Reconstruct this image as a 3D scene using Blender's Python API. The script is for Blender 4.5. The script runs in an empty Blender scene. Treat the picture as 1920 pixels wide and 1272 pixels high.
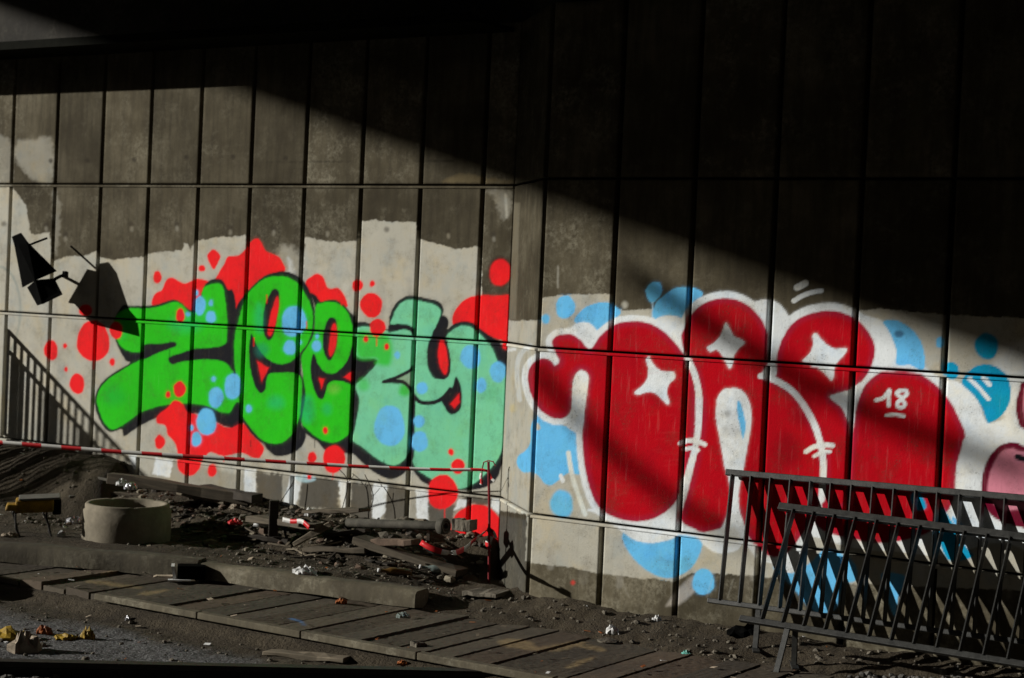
import bpy, math, random
import numpy as np
from mathutils import Vector, Matrix
random.seed(7); RNG = np.random.default_rng(7)
SC = bpy.context.scene; COL = SC.collection

# ------------------------------------------------------------------ camera
# World: X runs along the wall (to the right), Y goes into the wall, Z up.
F = 3300.0; PITCH = -0.02376; ROLL = 0.04439; YAW = 0.58084
EYE = Vector((6.165, -9.343, 1.85))
FWD0 = Vector((-math.sin(YAW), math.cos(YAW), 0)); RIGHT0 = Vector((math.cos(YAW), math.sin(YAW), 0)); UPZ = Vector((0, 0, 1))
FWD = FWD0*math.cos(PITCH) + UPZ*math.sin(PITCH)
UP1 = UPZ*math.cos(PITCH) - FWD0*math.sin(PITCH)
cr, sr = math.cos(ROLL), math.sin(ROLL)
# a picture turned clockwise by ROLL: pixel axes expressed in the level camera frame
AX = RIGHT0*cr + UP1*sr             # +x of the picture
AY = UP1*cr - RIGHT0*sr             # +y (up) of the picture
cam = bpy.data.cameras.new('camera'); camo = bpy.data.objects.new('camera', cam); COL.objects.link(camo)
cam.sensor_width = 36.0; cam.lens = F/1920*36.0; cam.clip_start = 0.1; cam.clip_end = 500
m = Matrix((AX, AY, -FWD)).transposed().to_4x4(); m.translation = EYE; camo.matrix_world = m
cam.dof.use_dof = True; cam.dof.focus_distance = 9.6; cam.dof.aperture_fstop = 2.4
SC.camera = camo

# ------------------------------------------------------------------ light
SUN = Vector((-0.842, -0.539, 0)); SUN.normalize()
EL = math.radians(16.0)
SUN = Vector((SUN.x*math.cos(EL), SUN.y*math.cos(EL), math.sin(EL)))
sl = bpy.data.lights.new('sun', 'SUN'); sl.energy = 5.0; sl.angle = math.radians(0.65); sl.color = (1.0, 0.97, 0.915)
so = bpy.data.objects.new('sun', sl); COL.objects.link(so); so.rotation_euler = SUN.to_track_quat('Z', 'Y').to_euler(); so.location = (-10, -8, 8)
w = bpy.data.worlds.new('World'); SC.world = w; w.use_nodes = True
nt = w.node_tree; bg = nt.nodes['Background']; sky = nt.nodes.new('ShaderNodeTexSky')
sky.sky_type = 'NISHITA'; sky.sun_disc = False; sky.sun_elevation = EL; sky.sun_rotation = math.atan2(SUN.x, SUN.y)
nt.links.new(sky.outputs[0], bg.inputs[0]); bg.inputs[1].default_value = 0.05
SC.view_settings.view_transform = 'Standard'; SC.view_settings.look = 'None'; SC.view_settings.exposure = 0.07; SC.view_settings.gamma = 1.0
SC.cycles.max_bounces = 6; SC.cycles.diffuse_bounces = 1

# ------------------------------------------------------------------ picture <-> place
def ray(px, py):
    d = FWD*F + AX*(px-960) + AY*(636-py)
    return d
def at_z(px, py, z):
    d = ray(px, py); return EYE + d*((z-EYE.z)/d.z)
def at_y(px, py, y):
    d = ray(px, py); return EYE + d*((y-EYE.y)/d.y)
def at_depth(px, py, dep):
    return EYE + ray(px, py)*(dep/F)
EYEa = np.array(EYE); FWDa = np.array(FWD); AXa = np.array(AX); AYa = np.array(AY)
def to_px(V):
    d = V-EYEa; z = d@FWDa
    return 960+F*(d@AXa)/z, 636-F*(d@AYa)/z

YL, YR, XR = 0.0, -0.5526, 0.58       # left wall face, right wall face, where the right face starts
GROUND_R = 0.09

# ------------------------------------------------------------------ materials
def lin(c):
    c = np.array(c, float)/255.0
    return np.where(c <= .04045, c/12.92, ((c+.055)/1.055)**2.4)
def alb(c, k=0.80):
    return tuple(np.clip(lin(c)/k, 0, .88))
MATS = {}
class NB:
    def __init__(s, name):
        s.m = bpy.data.materials.new(name); s.m.use_nodes = True; s.t = s.m.node_tree; s.b = s.t.nodes['Principled BSDF']
        s.b.inputs['Specular IOR Level'].default_value = .25
    def n(s, ty, **k):
        q = s.t.nodes.new(ty)
        for a, v in k.items(): setattr(q, a, v)
        return q
    def l(s, a, b): s.t.links.new(a, b)
    def noise(s, sc, det=4, rough=.6, vec=None, scale3=None):
        q = s.n('ShaderNodeTexNoise'); q.inputs['Scale'].default_value = sc; q.inputs['Detail'].default_value = det; q.inputs['Roughness'].default_value = rough
        if vec is not None:
            if scale3:
                mp = s.n('ShaderNodeMapping'); mp.inputs['Scale'].default_value = scale3; s.l(vec, mp.inputs[0]); vec = mp.outputs[0]
            s.l(vec, q.inputs['Vector'])
        return q.outputs['Fac']
    def pos(s): return s.n('ShaderNodeNewGeometry').outputs['Position']
    def obj(s): return s.n('ShaderNodeTexCoord').outputs['Object']
    def ramp(s, fac, stops):
        r = s.n('ShaderNodeValToRGB'); e = r.color_ramp.elements
        while len(e) < len(stops): e.new(.5)
        for q, (p, c) in zip(e, stops): q.position = p; q.color = (*c, 1) if len(c) == 3 else c
        s.l(fac, r.inputs[0]); return r.outputs[0]
    def mix(s, f, a, b, ty='MIX'):
        q = s.n('ShaderNodeMix', data_type='RGBA', blend_type=ty)
        for i, v in ((0, f), (6, a), (7, b)):
            if hasattr(v, 'links'): s.l(v, q.inputs[i])
            else: q.inputs[i].default_value = v if i == 0 else (*v[:3], 1)
        return q.outputs[2]
    def math(s, op, a, b=None, c=None):
        q = s.n('ShaderNodeMath', operation=op)
        for i, v in enumerate((a, b, c)):
            if v is None: continue
            if hasattr(v, 'links'): s.l(v, q.inputs[i])
            else: q.inputs[i].default_value = v
        return q.outputs[0]
    def rng(s, v, a, b, c=0., d=1.):
        q = s.n('ShaderNodeMapRange', interpolation_type='SMOOTHSTEP'); s.l(v, q.inputs[0])
        for i, x in enumerate((a, b, c, d)): q.inputs[i+1].default_value = x
        return q.outputs[0]
    def bump(s, h, st=.3, d=.01):
        q = s.n('ShaderNodeBump'); q.inputs['Strength'].default_value = st; q.inputs['Distance'].default_value = d; s.l(h, q.inputs['Height']); s.l(q.outputs[0], s.b.inputs['Normal'])
    def col(s, c): s.l(c, s.b.inputs['Base Color'])
    def rough(s, r): s.b.inputs['Roughness'].default_value = r

def bare_concrete(B, dark=1.0, p=None):
    p = p or B.pos()
    n1 = B.noise(2.3, 6, .62, p); n2 = B.noise(17, 5, .7, p); n3 = B.noise(3.2, 4, .6, p, (7, 7, .8)); n4 = B.noise(90, 3, .6, p)
    c = B.ramp(n1, [(.30, (.056*dark, .046*dark, .029*dark)), (.5, (.094*dark, .080*dark, .051*dark)), (.70, (.155*dark, .134*dark, .090*dark))])
    c = B.mix(B.rng(n3, .35, .7, 0, .5), c, (.044*dark, .037*dark, .025*dark))
    n5 = B.noise(5.5, 8, .72, p)
    n6 = B.noise(1.1, 3, .5, p); n7 = B.noise(34, 6, .75, p)
    cloud = B.math('MULTIPLY', B.rng(B.math('ADD', n5, B.math('MULTIPLY', n6, .5)), .68, .98), B.rng(n7, .36, .62))
    oi_ = B.n('ShaderNodeObjectInfo'); c = B.mix(B.math('MULTIPLY', cloud, B.rng(oi_.outputs['Random'], 0, 1, .25, .85)), c, (.30*dark, .275*dark, .20*dark))
    c = B.mix(B.rng(n4, .62, .78, 0, .5), c, (.03, .027, .02))
    return c, n2, n4
def m_painted(name='graffiti concrete', dark=1.0):
    B = NB(name); p = B.pos()
    c, n2, n4 = bare_concrete(B, dark, p); B.b.inputs['Specular IOR Level'].default_value = .04
    oi = B.n('ShaderNodeObjectInfo'); tone = B.rng(B.math('FRACT', B.math('MULTIPLY', oi.outputs['Random'], 7.31)), 0, 1, .70, 1.04)
    tc = B.n('ShaderNodeCombineColor');
    for i in range(3): B.l(tone, tc.inputs[i])
    c = B.mix(1.0, c, tc.outputs[0], 'MULTIPLY')
    a = B.n('ShaderNodeAttribute', attribute_name='paint')
    wear = B.noise(6, 8, .72, p); str_ = B.noise(5, 6, .65, p, (11, 11, 1.0)); big = B.noise(1.7, 4, .55, p); fine = B.noise(60, 4, .7, p)
    ac = a.outputs['Color']
    pc = B.mix(B.rng(big, .40, .75, 0, .25), ac, B.mix(1.0, ac, (.55, .56, .55), 'MULTIPLY'))
    pc = B.mix(B.rng(wear, .45, .75, 0, .50), pc, B.mix(1.0, pc, (.60, .58, .55), 'MULTIPLY'))
    pc = B.mix(B.rng(str_, .54, .80, 0, .26), pc, B.mix(1.0, pc, (.50, .48, .46), 'MULTIPLY'))
    pc = B.mix(B.rng(str_, .44, .28, 0, .05), pc, (.55, .54, .50))
    pc = B.mix(B.rng(fine, .58, .72, 0, .35), pc, B.mix(1.0, pc, (.45, .43, .40), 'MULTIPLY'))
    h1 = B.noise(4.3, 5, .65, p); h2 = B.n('ShaderNodeMapping'); h2.inputs['Location'].default_value = (7.3, 2.1, 4.4); B.l(p, h2.inputs[0]); h3 = B.noise(5.1, 5, .65, h2.outputs[0])
    pc = B.mix(B.rng(h1, .46, .70, 0, .55), pc, B.mix(1.0, pc, (1.12, .98, .74), 'MULTIPLY')); pc = B.mix(B.rng(h3, .48, .72, 0, .5), pc, B.mix(1.0, pc, (.74, .86, 1.02), 'MULTIPLY'))
    chip = B.math('MULTIPLY', B.rng(n4, .58, .70), B.rng(wear, .46, .62)); thin = B.rng(wear, .45, .75, 0, .16)
    fac = B.math('MULTIPLY', a.outputs['Alpha'], B.math('SUBTRACT', B.math('SUBTRACT', 1.0, thin), B.math('MULTIPLY', chip, .5)))
    B.col(B.mix(fac, c, pc)); B.rough(.82)
    h = B.math('ADD', B.math('MULTIPLY', n2, .7), B.math('MULTIPLY', n4, .5)); B.bump(h, .35, .006)
    return B.m
def m_simple(name, c, rough=.7, metal=0., var=.35, sc=9, bump=.25, spec=.25, dist=.004):
    B = NB(name); p = B.obj(); n1 = B.noise(sc, 6, .65, p); n2 = B.noise(sc*7, 4, .6, p)
    c0 = tuple(x*(1-var) for x in c); c1 = tuple(min(.9, x*(1+var)) for x in c)
    q = B.ramp(n1, [(.3, c0), (.7, c1)]); q = B.mix(B.rng(n2, .5, .75, 0, .35), q, c0)
    B.col(q); B.rough(rough); B.b.inputs['Metallic'].default_value = metal; B.b.inputs['Specular IOR Level'].default_value = spec
    if bump: B.bump(B.math('ADD', n1, n2), bump, dist)
    return B.m
def m_dirt():
    B = NB('dirt'); p = B.pos(); n1 = B.noise(1.6, 6, .62, p); n2 = B.noise(14, 6, .7, p); n3 = B.noise(70, 4, .65, p)
    c = B.ramp(n1, [(.3, (.032, .024, .014)), (.55, (.058, .045, .027)), (.75, (.088, .072, .047))])
    c = B.mix(B.rng(n2, .42, .68, 0, .6), c, (.024, .018, .011)); c = B.mix(B.rng(n3, .6, .75, 0, .5), c, (.14, .12, .085))
    # grey grit field in front of the walkway
    sx = B.n('ShaderNodeSeparateXYZ'); B.l(p, sx.inputs[0])
    g = B.math('MULTIPLY', B.rng(B.math('ADD', sx.outputs[1], B.math('MULTIPLY', n1, .6)), -2.25, -2.02, 1, 0), B.rng(sx.outputs[0], .1, .9, 1, 0))
    grit = B.ramp(n3, [(.35, (.035, .034, .033)), (.5, (.10, .10, .10)), (.68, (.27, .27, .27))])
    c = B.mix(B.math('MULTIPLY', g, .85), c, grit)
    B.col(c); B.rough(.95); B.bump(B.math('ADD', n2, B.math('MULTIPLY', n3, .6)), .8, .03); return B.m
def m_wood(name, c):
    B = NB(name); p = B.obj(); n1 = B.noise(4, 5, .6, p, (1.2, 14, 14)); n2 = B.noise(6, 5, .6, p)
    q = B.ramp(n1, [(.3, tuple(x*.5 for x in c)), (.6, c), (.8, tuple(x*1.5 for x in c))]); q = B.mix(B.rng(n2, .45, .7, 0, .5), q, tuple(x*.45 for x in c))
    B.col(q); B.rough(.85); B.bump(n1, .4, .005); return B.m
def m_slab():
    B = NB('walkway slab'); p = B.pos(); n1 = B.noise(2.2, 6, .65, p); n2 = B.noise(30, 5, .65, p); n3 = B.noise(4, 5, .6, p, (6, .8, 1))
    oi = B.n('ShaderNodeObjectInfo')
    c = B.ramp(oi.outputs['Random'], [(0, (.048, .040, .027)), (.4, (.098, .070, .044)), (.7, (.066, .056, .038)), (1, (.108, .086, .056))])
    c = B.mix(B.rng(n1, .35, .7, 0, .6), c, (.040, .033, .024)); c = B.mix(B.rng(n3, .55, .75, 0, .45), c, (.12, .10, .075))
    c = B.mix(B.rng(n2, .6, .75, 0, .5), c, (.035, .03, .022))
    a = B.n('ShaderNodeAttribute', attribute_name='paint'); c = B.mix(B.math('MULTIPLY', a.outputs['Alpha'], B.rng(n1, .3, .6, .5, 1)), c, a.outputs['Color'])
    B.col(c); B.rough(.85); B.bump(n2, .4, .006); return B.m
M_PAINT = m_painted(); M_PAINT2 = m_painted('toned down return concrete', .55); M_DIRT = m_dirt(); M_SLAB = m_slab()  # return copy is darkened in colour to offset the stronger sun on it
def mk_conc(name, d):
    B = NB(name); c, n2, n4 = bare_concrete(B, d); B.col(c); B.rough(.88); B.bump(n2, .5, .008); return B.m
M_CONC = mk_conc('bare concrete', 1.0); M_DARKC = mk_conc('low bounce concrete', .22); M_KERB = mk_conc('kerb concrete', 1.1); M_KERBD = mk_conc('dirty kerb concrete', .75)  # M_DARKC is set very dark to cut bounced light in the shade
M_RING = m_simple('ring concrete', (.185, .160, .115), .9, 0, .3, 7, .4)
M_STEEL = m_simple('barrier steel', (.030, .030, .027), .5, .35, .5, 30, .15, .4)
M_BLACK = m_simple('black metal', (.003, .003, .0028), .95, 0, .3, 20, .1, .01)
M_RUST = m_simple('rail steel', (.04, .036, .032), .55, .5, .4, 25, .3)
M_LEDGE = m_simple('ledge steel', (.006, .0062, .004), .85, 0, .3, 12, .2, .03)
M_REDP = m_simple('red post paint', (.18, .012, .015), .6, .1, .5, 25, .1)
M_TR = m_simple('tape red', (.52, .015, .018), .45, 0, .12, 10, .05); M_TW = m_simple('tape white', (.55, .54, .50), .45, 0, .12, 10, .05)
M_WOOD = m_wood('grey timber', (.105, .085, .058)); M_WOODD = m_wood('dark timber', (.045, .036, .026)); M_WOODP = m_wood('pale timber', (.20, .165, .115))
M_YEL = m_simple('dirty yellow paint', (.26, .15, .012), .6, 0, .6, 14, .2); M_GREYP = m_simple('grey plate', (.12, .115, .10), .7, 0, .3, 8, .3)
M_PIPE = m_simple('grey pipe', (.055, .050, .038), .85, 0, .6, 14, .2); M_STONE = m_simple('stone', (.12, .105, .08), .9, 0, .4, 8, .6, .2, .01)
M_BRICK = m_simple('brick', (.11, .075, .052), .9, 0, .4, 14, .5); M_WHITE = m_simple('white scrap', (.62, .62, .60), .7, 0, .2, 12, .3)
M_FOIL = m_simple('foil scrap', (.5, .5, .52), .3, .6, .3, 20, .4, .5); M_YSCR = m_simple('yellow scrap', (.30, .19, .015), .6, 0, .4, 12, .3)
M_ORS = m_simple('orange scrap', (.28, .08, .015), .6, 0, .4, 12, .3); M_PALE = m_simple('pale paper', (.32, .26, .19), .8, 0, .3, 10, .4)
M_BLUE = m_simple('blue scrap', (.10, .22, .40), .6, 0, .3, 12, .2); M_BROWNG = m_simple('brown glass', (.13, .07, .02), .15, 0, .2, 10, 0, .5)
M_CLEARG = m_simple('dull glass', (.20, .24, .22), .15, 0, .2, 10, 0, .5); M_TEAL = m_simple('teal label', (.12, .40, .33), .5, 0, .2, 12, .1)
M_GRAVEL = m_simple('ballast stone', (.10, .095, .085), .9, 0, .5, 6, .5, .2, .01)
M_CABLE = m_simple('black cable', (.01, .01, .01), .7, 0, .2, 10, 0)

# ------------------------------------------------------------------ builders
def tag(o, label=None, cat=None, group=None, kind=None):
    for k, v in (('label', label), ('category', cat), ('group', group), ('kind', kind)):
        if v: o[k] = v
    return o
def mesh(name, V, Fc, mat, smooth=False):
    me = bpy.data.meshes.new(name); me.from_pydata([tuple(v) for v in V], [], Fc); me.update()
    for q in (mat if isinstance(mat, (list, tuple)) else [mat]): me.materials.append(q)
    if smooth: me.polygons.foreach_set('use_smooth', [True]*len(me.polygons))
    return me
def thing(name, loc, label, cat, group=None):
    o = bpy.data.objects.new(name, None); o.empty_display_size = .1; COL.objects.link(o); o.location = loc
    return tag(o, label, cat, group)
WLOC = {}
def wloc(o):
    v = Vector(o.location); q = o.parent
    while q: v += Vector(q.location); q = q.parent
    return v
def part(parent, name, V, Fc, mat, smooth=False, at=None):
    """one mesh object from world-space vertices; parented (parent only translates)"""
    base = Vector(at) if at is not None else sum((Vector(v) for v in V), Vector())/len(V)
    me = mesh(name, [Vector(v)-base for v in V], Fc, mat, smooth)
    o = bpy.data.objects.new(name, me); COL.objects.link(o)
    if parent: o.parent = parent; o.location = base-wloc(parent)
    else: o.location = base
    return o
BF = [(0, 3, 2, 1), (4, 5, 6, 7), (0, 1, 5, 4), (1, 2, 6, 5), (2, 3, 7, 6), (3, 0, 4, 7)]
class G:
    def __init__(s): s.V = []; s.F = []; s.M = []
    def add(s, V, Fc, mi=0):
        k = len(s.V); s.V += [Vector(v) for v in V]; s.F += [tuple(i+k for i in f) for f in Fc]; s.M += [mi]*len(Fc)
    def box(s, c, x, y, z, mi=0):      # centre, three half vectors
        c, x, y, z = (Vector(q) for q in (c, x, y, z))
        if x.cross(y).dot(z) < 0: y = -y
        s.add([c-x-y-z, c+x-y-z, c+x+y-z, c-x+y-z, c-x-y+z, c+x-y+z, c+x+y+z, c-x+y+z], BF, mi)
    def bar(s, a, b, wv, hv, mi=0):    # along a-b with half width vectors
        a, b = Vector(a), Vector(b); s.box((a+b)/2, (b-a)/2, wv, hv, mi)
    def tube(s, P, r, n=10, cap=True, mi=0):
        P = [Vector(p) for p in P]; k0 = len(s.V); R = r if isinstance(r, (list, tuple)) else [r]*len(P)
        t = (P[1]-P[0]).normalized(); u = t.orthogonal().normalized(); rings = []
        for i, p in enumerate(P):
            t = ((P[min(i+1, len(P)-1)]-P[max(i-1, 0)])).normalized(); u = (u-t*u.dot(t)).normalized(); v = t.cross(u)
            for j in range(n):
                a = 2*math.pi*j/n; s.V.append(p+(u*math.cos(a)+v*math.sin(a))*R[i])
        for i in range(len(P)-1):
            for j in range(n):
                q = k0+i*n; s.F.append((q+j, q+(j+1) % n, q+n+(j+1) % n, q+n+j)); s.M.append(mi)
        if cap:
            s.F.append(tuple(k0+j for j in range(n))[::-1]); s.F.append(tuple(k0+(len(P)-1)*n+j for j in range(n))); s.M += [mi, mi]
    def lathe(s, c, prof, n=40, ax=None, mi=0):
        c = Vector(c); ax = (Vector(ax) if ax else UPZ).normalized(); u = ax.orthogonal().normalized(); v = ax.cross(u); k = len(s.V)
        for (r, h) in prof:
            for j in range(n):
                a = 2*math.pi*j/n; s.V.append(c+ax*h+(u*math.cos(a)+v*math.sin(a))*r)
        L = len(prof)
        for i in range(L-1):
            for j in range(n):
                s.F.append((k+i*n+j, k+i*n+(j+1) % n, k+(i+1)*n+(j+1) % n, k+(i+1)*n+j)); s.M.append(mi)
    def rock(s, c, r, seed, sq=(1, 1, .7), mi=0):
        rr = random.Random(seed); ph = (1+5**.5)/2
        V = [(-1, ph, 0), (1, ph, 0), (-1, -ph, 0), (1, -ph, 0), (0, -1, ph), (0, 1, ph), (0, -1, -ph), (0, 1, -ph), (ph, 0, -1), (ph, 0, 1), (-ph, 0, -1), (-ph, 0, 1)]
        Fc = [(0, 11, 5), (0, 5, 1), (0, 1, 7), (0, 7, 10), (0, 10, 11), (1, 5, 9), (5, 11, 4), (11, 10, 2), (10, 7, 6), (7, 1, 8), (3, 9, 4), (3, 4, 2), (3, 2, 6), (3, 6, 8), (3, 8, 9), (4, 9, 5), (2, 4, 11), (6, 2, 10), (8, 6, 7), (9, 8, 1)]
        a = rr.random()*6.28; ca, sa = math.cos(a), math.sin(a); out = []
        for v in V:
            v = Vector(v).normalized()*r*(.7+.5*rr.random()); x, y, z = v.x*sq[0], v.y*sq[1], v.z*sq[2]
            out.append(Vector(c)+Vector((x*ca-y*sa, x*sa+y*ca, z)))
        s.add(out, Fc, mi)
    def make(s, parent, name, mat, smooth=False, at=None):
        o = part(parent, name, s.V, s.F, mat, smooth, at)
        if isinstance(mat, (list, tuple)): o.data.polygons.foreach_set('material_index', s.M)
        return o
def bevel(o, w=.006, seg=2):
    md = o.modifiers.new('bevel', 'BEVEL'); md.width = w; md.segments = seg; md.limit_method = 'ANGLE'; return o

# ------------------------------------------------------------------ paint: shapes traced in picture pixels, laid on the wall vertices
FR = {'P': (0, 0, 1), 'A': (160, 430, 4.8), 'B': (430, 430, 4.8), 'C': (640, 480, 4.8), 'G': (0, 580, 4.8), 'D': (940, 500, 4.8), 'E': (1260, 500, 4.8),
      'F': (1520, 560, 4.8), 'H': (1120, 940, 4.8), 'I': (1320, 860, 4.8), 'K': (1280, 840, 2.944), 'X': (420, 760, 3.18), 'Y': (0, 400, 3.534), 'Z': (420, 400, 3.18)}
def fr(f, pts, dy=0):
    ox, oy, s = FR[f]; return np.array([(ox+x/s, oy+(y+dy)/s) for x, y in pts], float)
def spline(P, closed=True, n=5):
    m_ = len(P); out = []
    rngk = range(m_) if closed else range(m_-1)
    for i in rngk:
        if closed: p0, p1, p2, p3 = P[i-1], P[i], P[(i+1) % m_], P[(i+2) % m_]
        else: p0, p1, p2, p3 = P[max(i-1, 0)], P[i], P[i+1], P[min(i+2, m_-1)]
        for k in range(n):
            t = k/n
            out.append(.5*((2*p1)+(p2-p0)*t+(2*p0-5*p1+4*p2-p3)*t*t+(3*p1-p0-3*p2+p3)*t**3))
    if not closed: out.append(P[-1])
    return np.array(out)
def seg_dist(q, P, closed):
    d = np.full(len(q), 1e9); n = len(P)
    for i in range(n if closed else n-1):
        a, b = P[i], P[(i+1) % n]; e = b-a; L = e@e
        if L < 1e-9: continue
        t = np.clip(((q-a)@e)/L, 0, 1); dd = q-a-t[:, None]*e; d = np.minimum(d, dd[:, 0]**2+dd[:, 1]**2)
    return np.sqrt(d)
def inside(q, P):
    c = np.zeros(len(q), bool); n = len(P); x, y = q[:, 0], q[:, 1]
    for i in range(n):
        (x1, y1), (x2, y2) = P[i], P[(i+1) % n]
        if y1 == y2: continue
        k = ((y1 > y) != (y2 > y)) & (x < (x2-x1)*(y-y1)/(y2-y1)+x1); c ^= k
    return c
def vnoise(x, y, seed=0):
    def h(i, j):
        v = np.sin(i*127.1+j*311.7+seed*74.7)*43758.5453; return v-np.floor(v)
    i, j = np.floor(x), np.floor(y); u, v = x-i, y-j; u = u*u*(3-2*u); v = v*v*(3-2*v)
    return (h(i, j)*(1-u)+h(i+1, j)*u)*(1-v)+(h(i, j+1)*(1-u)+h(i+1, j+1)*u)*v
class Paint:
    def __init__(s): s.ops = []
    def poly(s, f, pts, c, dy=0, soft=1.3, grow=0, a=1., smooth=True, rag=.9):
        if a == 1. and grow >= 0: s.ops.append(('f', spline(fr(f, pts, dy)) if smooth else fr(f, pts, dy), c, 5.5, grow+1.5, .16, 3))
        s.ops.append(('f', spline(fr(f, pts, dy)) if smooth else fr(f, pts, dy), c, soft, grow, a, rag))
    def ell(s, f, x, y, rx, ry, c, dy=0, soft=1.3, a=1., grow=0):
        k = hash((x, y)) % 7; s.poly(f, [(x+rx*(1+.06*math.sin(3*t+k))*math.cos(t), y+ry*(1+.05*math.cos(2*t+k))*math.sin(t)) for t in np.linspace(0, 2*math.pi, 15)[:-1]], c, dy, soft, grow, a)
    def line(s, f, pts, wd, c, dy=0, soft=1.3, a=1.): s.ops.append(('s', spline(fr(f, pts, dy), False), c, soft, wd/2/FR[f][2], a, 0))
    def apply(s, px, py):
        q = np.stack([px, py], 1); n = len(q); C = np.zeros((n, 3)); A = np.zeros(n)
        for ty, P, c, soft, grow, a, rag in s.ops:
            if ty == 's' and not rag: rag = .7
            mg = grow+soft*3+rag*2+2; lo, hi = P.min(0)-mg, P.max(0)+mg
            k = np.nonzero((px > lo[0]) & (px < hi[0]) & (py > lo[1]) & (py < hi[1]))[0]
            if not len(k): continue
            qq = q[k]
            if rag: qq = qq+rag*np.stack([vnoise(qq[:, 0]/7, qq[:, 1]/5, 1)+.5*vnoise(qq[:, 0]/2.5, qq[:, 1]/2.5, 2)-.75, vnoise(qq[:, 0]/5, qq[:, 1]/9, 3)+.5*vnoise(qq[:, 0]/2.5, qq[:, 1]/4, 4)-.75], 1)
            d = seg_dist(qq, P, ty == 'f')
            if ty == 'f': d = np.where(inside(qq, P), -d, d)
            t = np.clip(.5-(d-grow)/(2*soft), 0, 1); cov = t*t*(3-2*t)*a
            al = cov+A[k]*(1-cov); cc = np.array(c)
            C[k] = np.where(al[:, None] > 1e-6, (cc*cov[:, None]+C[k]*(A[k]*(1-cov))[:, None])/np.maximum(al, 1e-6)[:, None], 0); A[k] = al
        return C, A

GREY = alb((168, 165, 152)); RED = alb((226, 30, 34)); BLK = alb((27, 27, 31)); GRN = alb((40, 178, 26)); MINT = alb((108, 186, 146)); BLU = alb((95, 173, 240))
WHT = alb((204, 209, 210)); DRED = alb((162, 5, 20)); CRIM = alb((150, 24, 46)); TEAL = alb((14, 138, 178)); MAR = alb((96, 10, 36)); PINK = alb((196, 122, 138)); DGR = alb((66, 62, 55))
# ---- left wall
L = Paint()
L.poly('P', [(-60, 352), (24, 352), (50, 388), (53, 412), (57, 440), (93, 437), (98, 492), (103, 490), (127, 481), (158, 481), (181, 470), (187, 482), (209, 488), (226, 485), (268, 482), (276, 476), (311, 472), (342, 469), (345, 456), (352, 456), (356, 470), (368, 452), (408, 445), (441, 444), (461, 440), (466, 560), (566, 560), (572, 446), (584, 447), (611, 452), (638, 455), (661, 451), (670, 452), (676, 416), (700, 412), (734, 416), (780, 416), (786, 449), (822, 458), (857, 467), (890, 463), (903, 465), (903, 640), (975, 640), (975, 1200), (-60, 1200)], GREY, soft=1.6, a=.95, smooth=False, rag=3.2)
L.poly('P', [(31, 266), (60, 262), (98, 262), (97, 340), (80, 346), (60, 336), (30, 300)], GREY, soft=5, a=.5, rag=6)
L.poly('P', [(-20, 262), (18, 264), (20, 346), (-20, 347)], GREY, soft=4, a=.4, rag=5)
L.poly('P', [(100, 358), (112, 380), (112, 440), (103, 480), (100, 420)], GREY, soft=4, a=.35, rag=6)
L.poly('P', [(520, 470), (545, 462), (562, 480), (564, 530), (540, 520), (525, 495)], GREY, soft=9, a=.6, rag=9); L.poly('P', [(540, 485), (548, 492), (552, 515), (541, 510)], WHT, soft=5, a=.5, rag=5)
L.poly('P', [(916, 355), (955, 360), (958, 400), (940, 410), (930, 380)], GREY, soft=6, a=.35, rag=7); L.line('P', [(948, 365), (949, 385), (950, 408)], 5, GREY, soft=2, a=.6)
for (x, y) in ((95, 302), (164, 301), (251, 300), (349, 295), (437, 295), (536, 297)): L.ell('P', x, y, 4, 4.5, alb((42, 38, 32)), soft=2, a=.75)
for (x, y) in ((7, 420), (86, 421), (122, 440), (246, 421), (331, 420), (431, 427), (512, 428), (613, 430), (725, 431), (840, 434), (925, 440)): L.ell('P', x, y, 5, 5, alb((52, 47, 40)), soft=3, a=.6); L.ell('P', x+1, y+9, 3, 5, GREY, soft=3, a=.3)
L.line('P', [(-8, 500), (8, 503), (26, 522), (37, 560), (37, 600), (28, 640), (14, 668)], 4, alb((128, 136, 130)), soft=2, a=.7)
L.line('P', [(474, 303), (600, 303), (720, 301), (850, 302)], 1.6, alb((38, 34, 28)), soft=1.0, a=.8); L.poly('P', [(840, 336), (870, 326), (905, 332), (965, 338), (965, 344), (840, 344)], alb((125, 110, 78)), soft=4, a=.4, rag=5)
# base strip: dark patches and white bars under the lettering
L.poly('P', [(300, 872), (455, 890), (560, 893), (700, 905), (850, 930), (935, 935), (940, 1100), (300, 1000)], alb((128, 124, 112)), soft=5, a=.6, rag=5)
for p in ([(480, 886), (530, 890), (530, 950), (478, 945)], [(567, 890), (634, 900), (634, 955), (560, 952)], [(657, 905), (698, 908), (698, 975), (660, 975)], [(727, 908), (760, 912), (765, 975), (720, 975)], [(800, 925), (850, 930), (850, 985), (803, 985)], [(868, 930), (925, 935), (925, 950), (868, 945)]):
    L.poly('P', p, DGR, soft=3, a=.85, smooth=False, rag=6)
for p in ([(292, 858), (325, 862), (318, 896), (286, 890)], [(458, 878), (480, 881), (478, 942), (458, 940)], [(545, 889), (568, 890), (555, 950), (530, 948)], [(634, 900), (656, 903), (652, 955), (640, 955)], [(699, 906), (726, 910), (722, 960), (710, 977), (698, 970)], [(779, 917), (803, 920), (802, 975), (782, 975)], [(860, 936), (878, 938), (872, 950), (850, 958)], [(922, 934), (940, 936), (938, 965), (920, 950)], [(240, 852), (256, 854), (256, 880), (250, 878)]):
    L.poly('P', p, WHT, soft=1.6, a=.93, smooth=False, rag=2.5)
L.poly('P', [(555, 893), (580, 890), (592, 900), (575, 905), (558, 902)], alb((165, 205, 225)), soft=2, a=.7)
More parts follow.
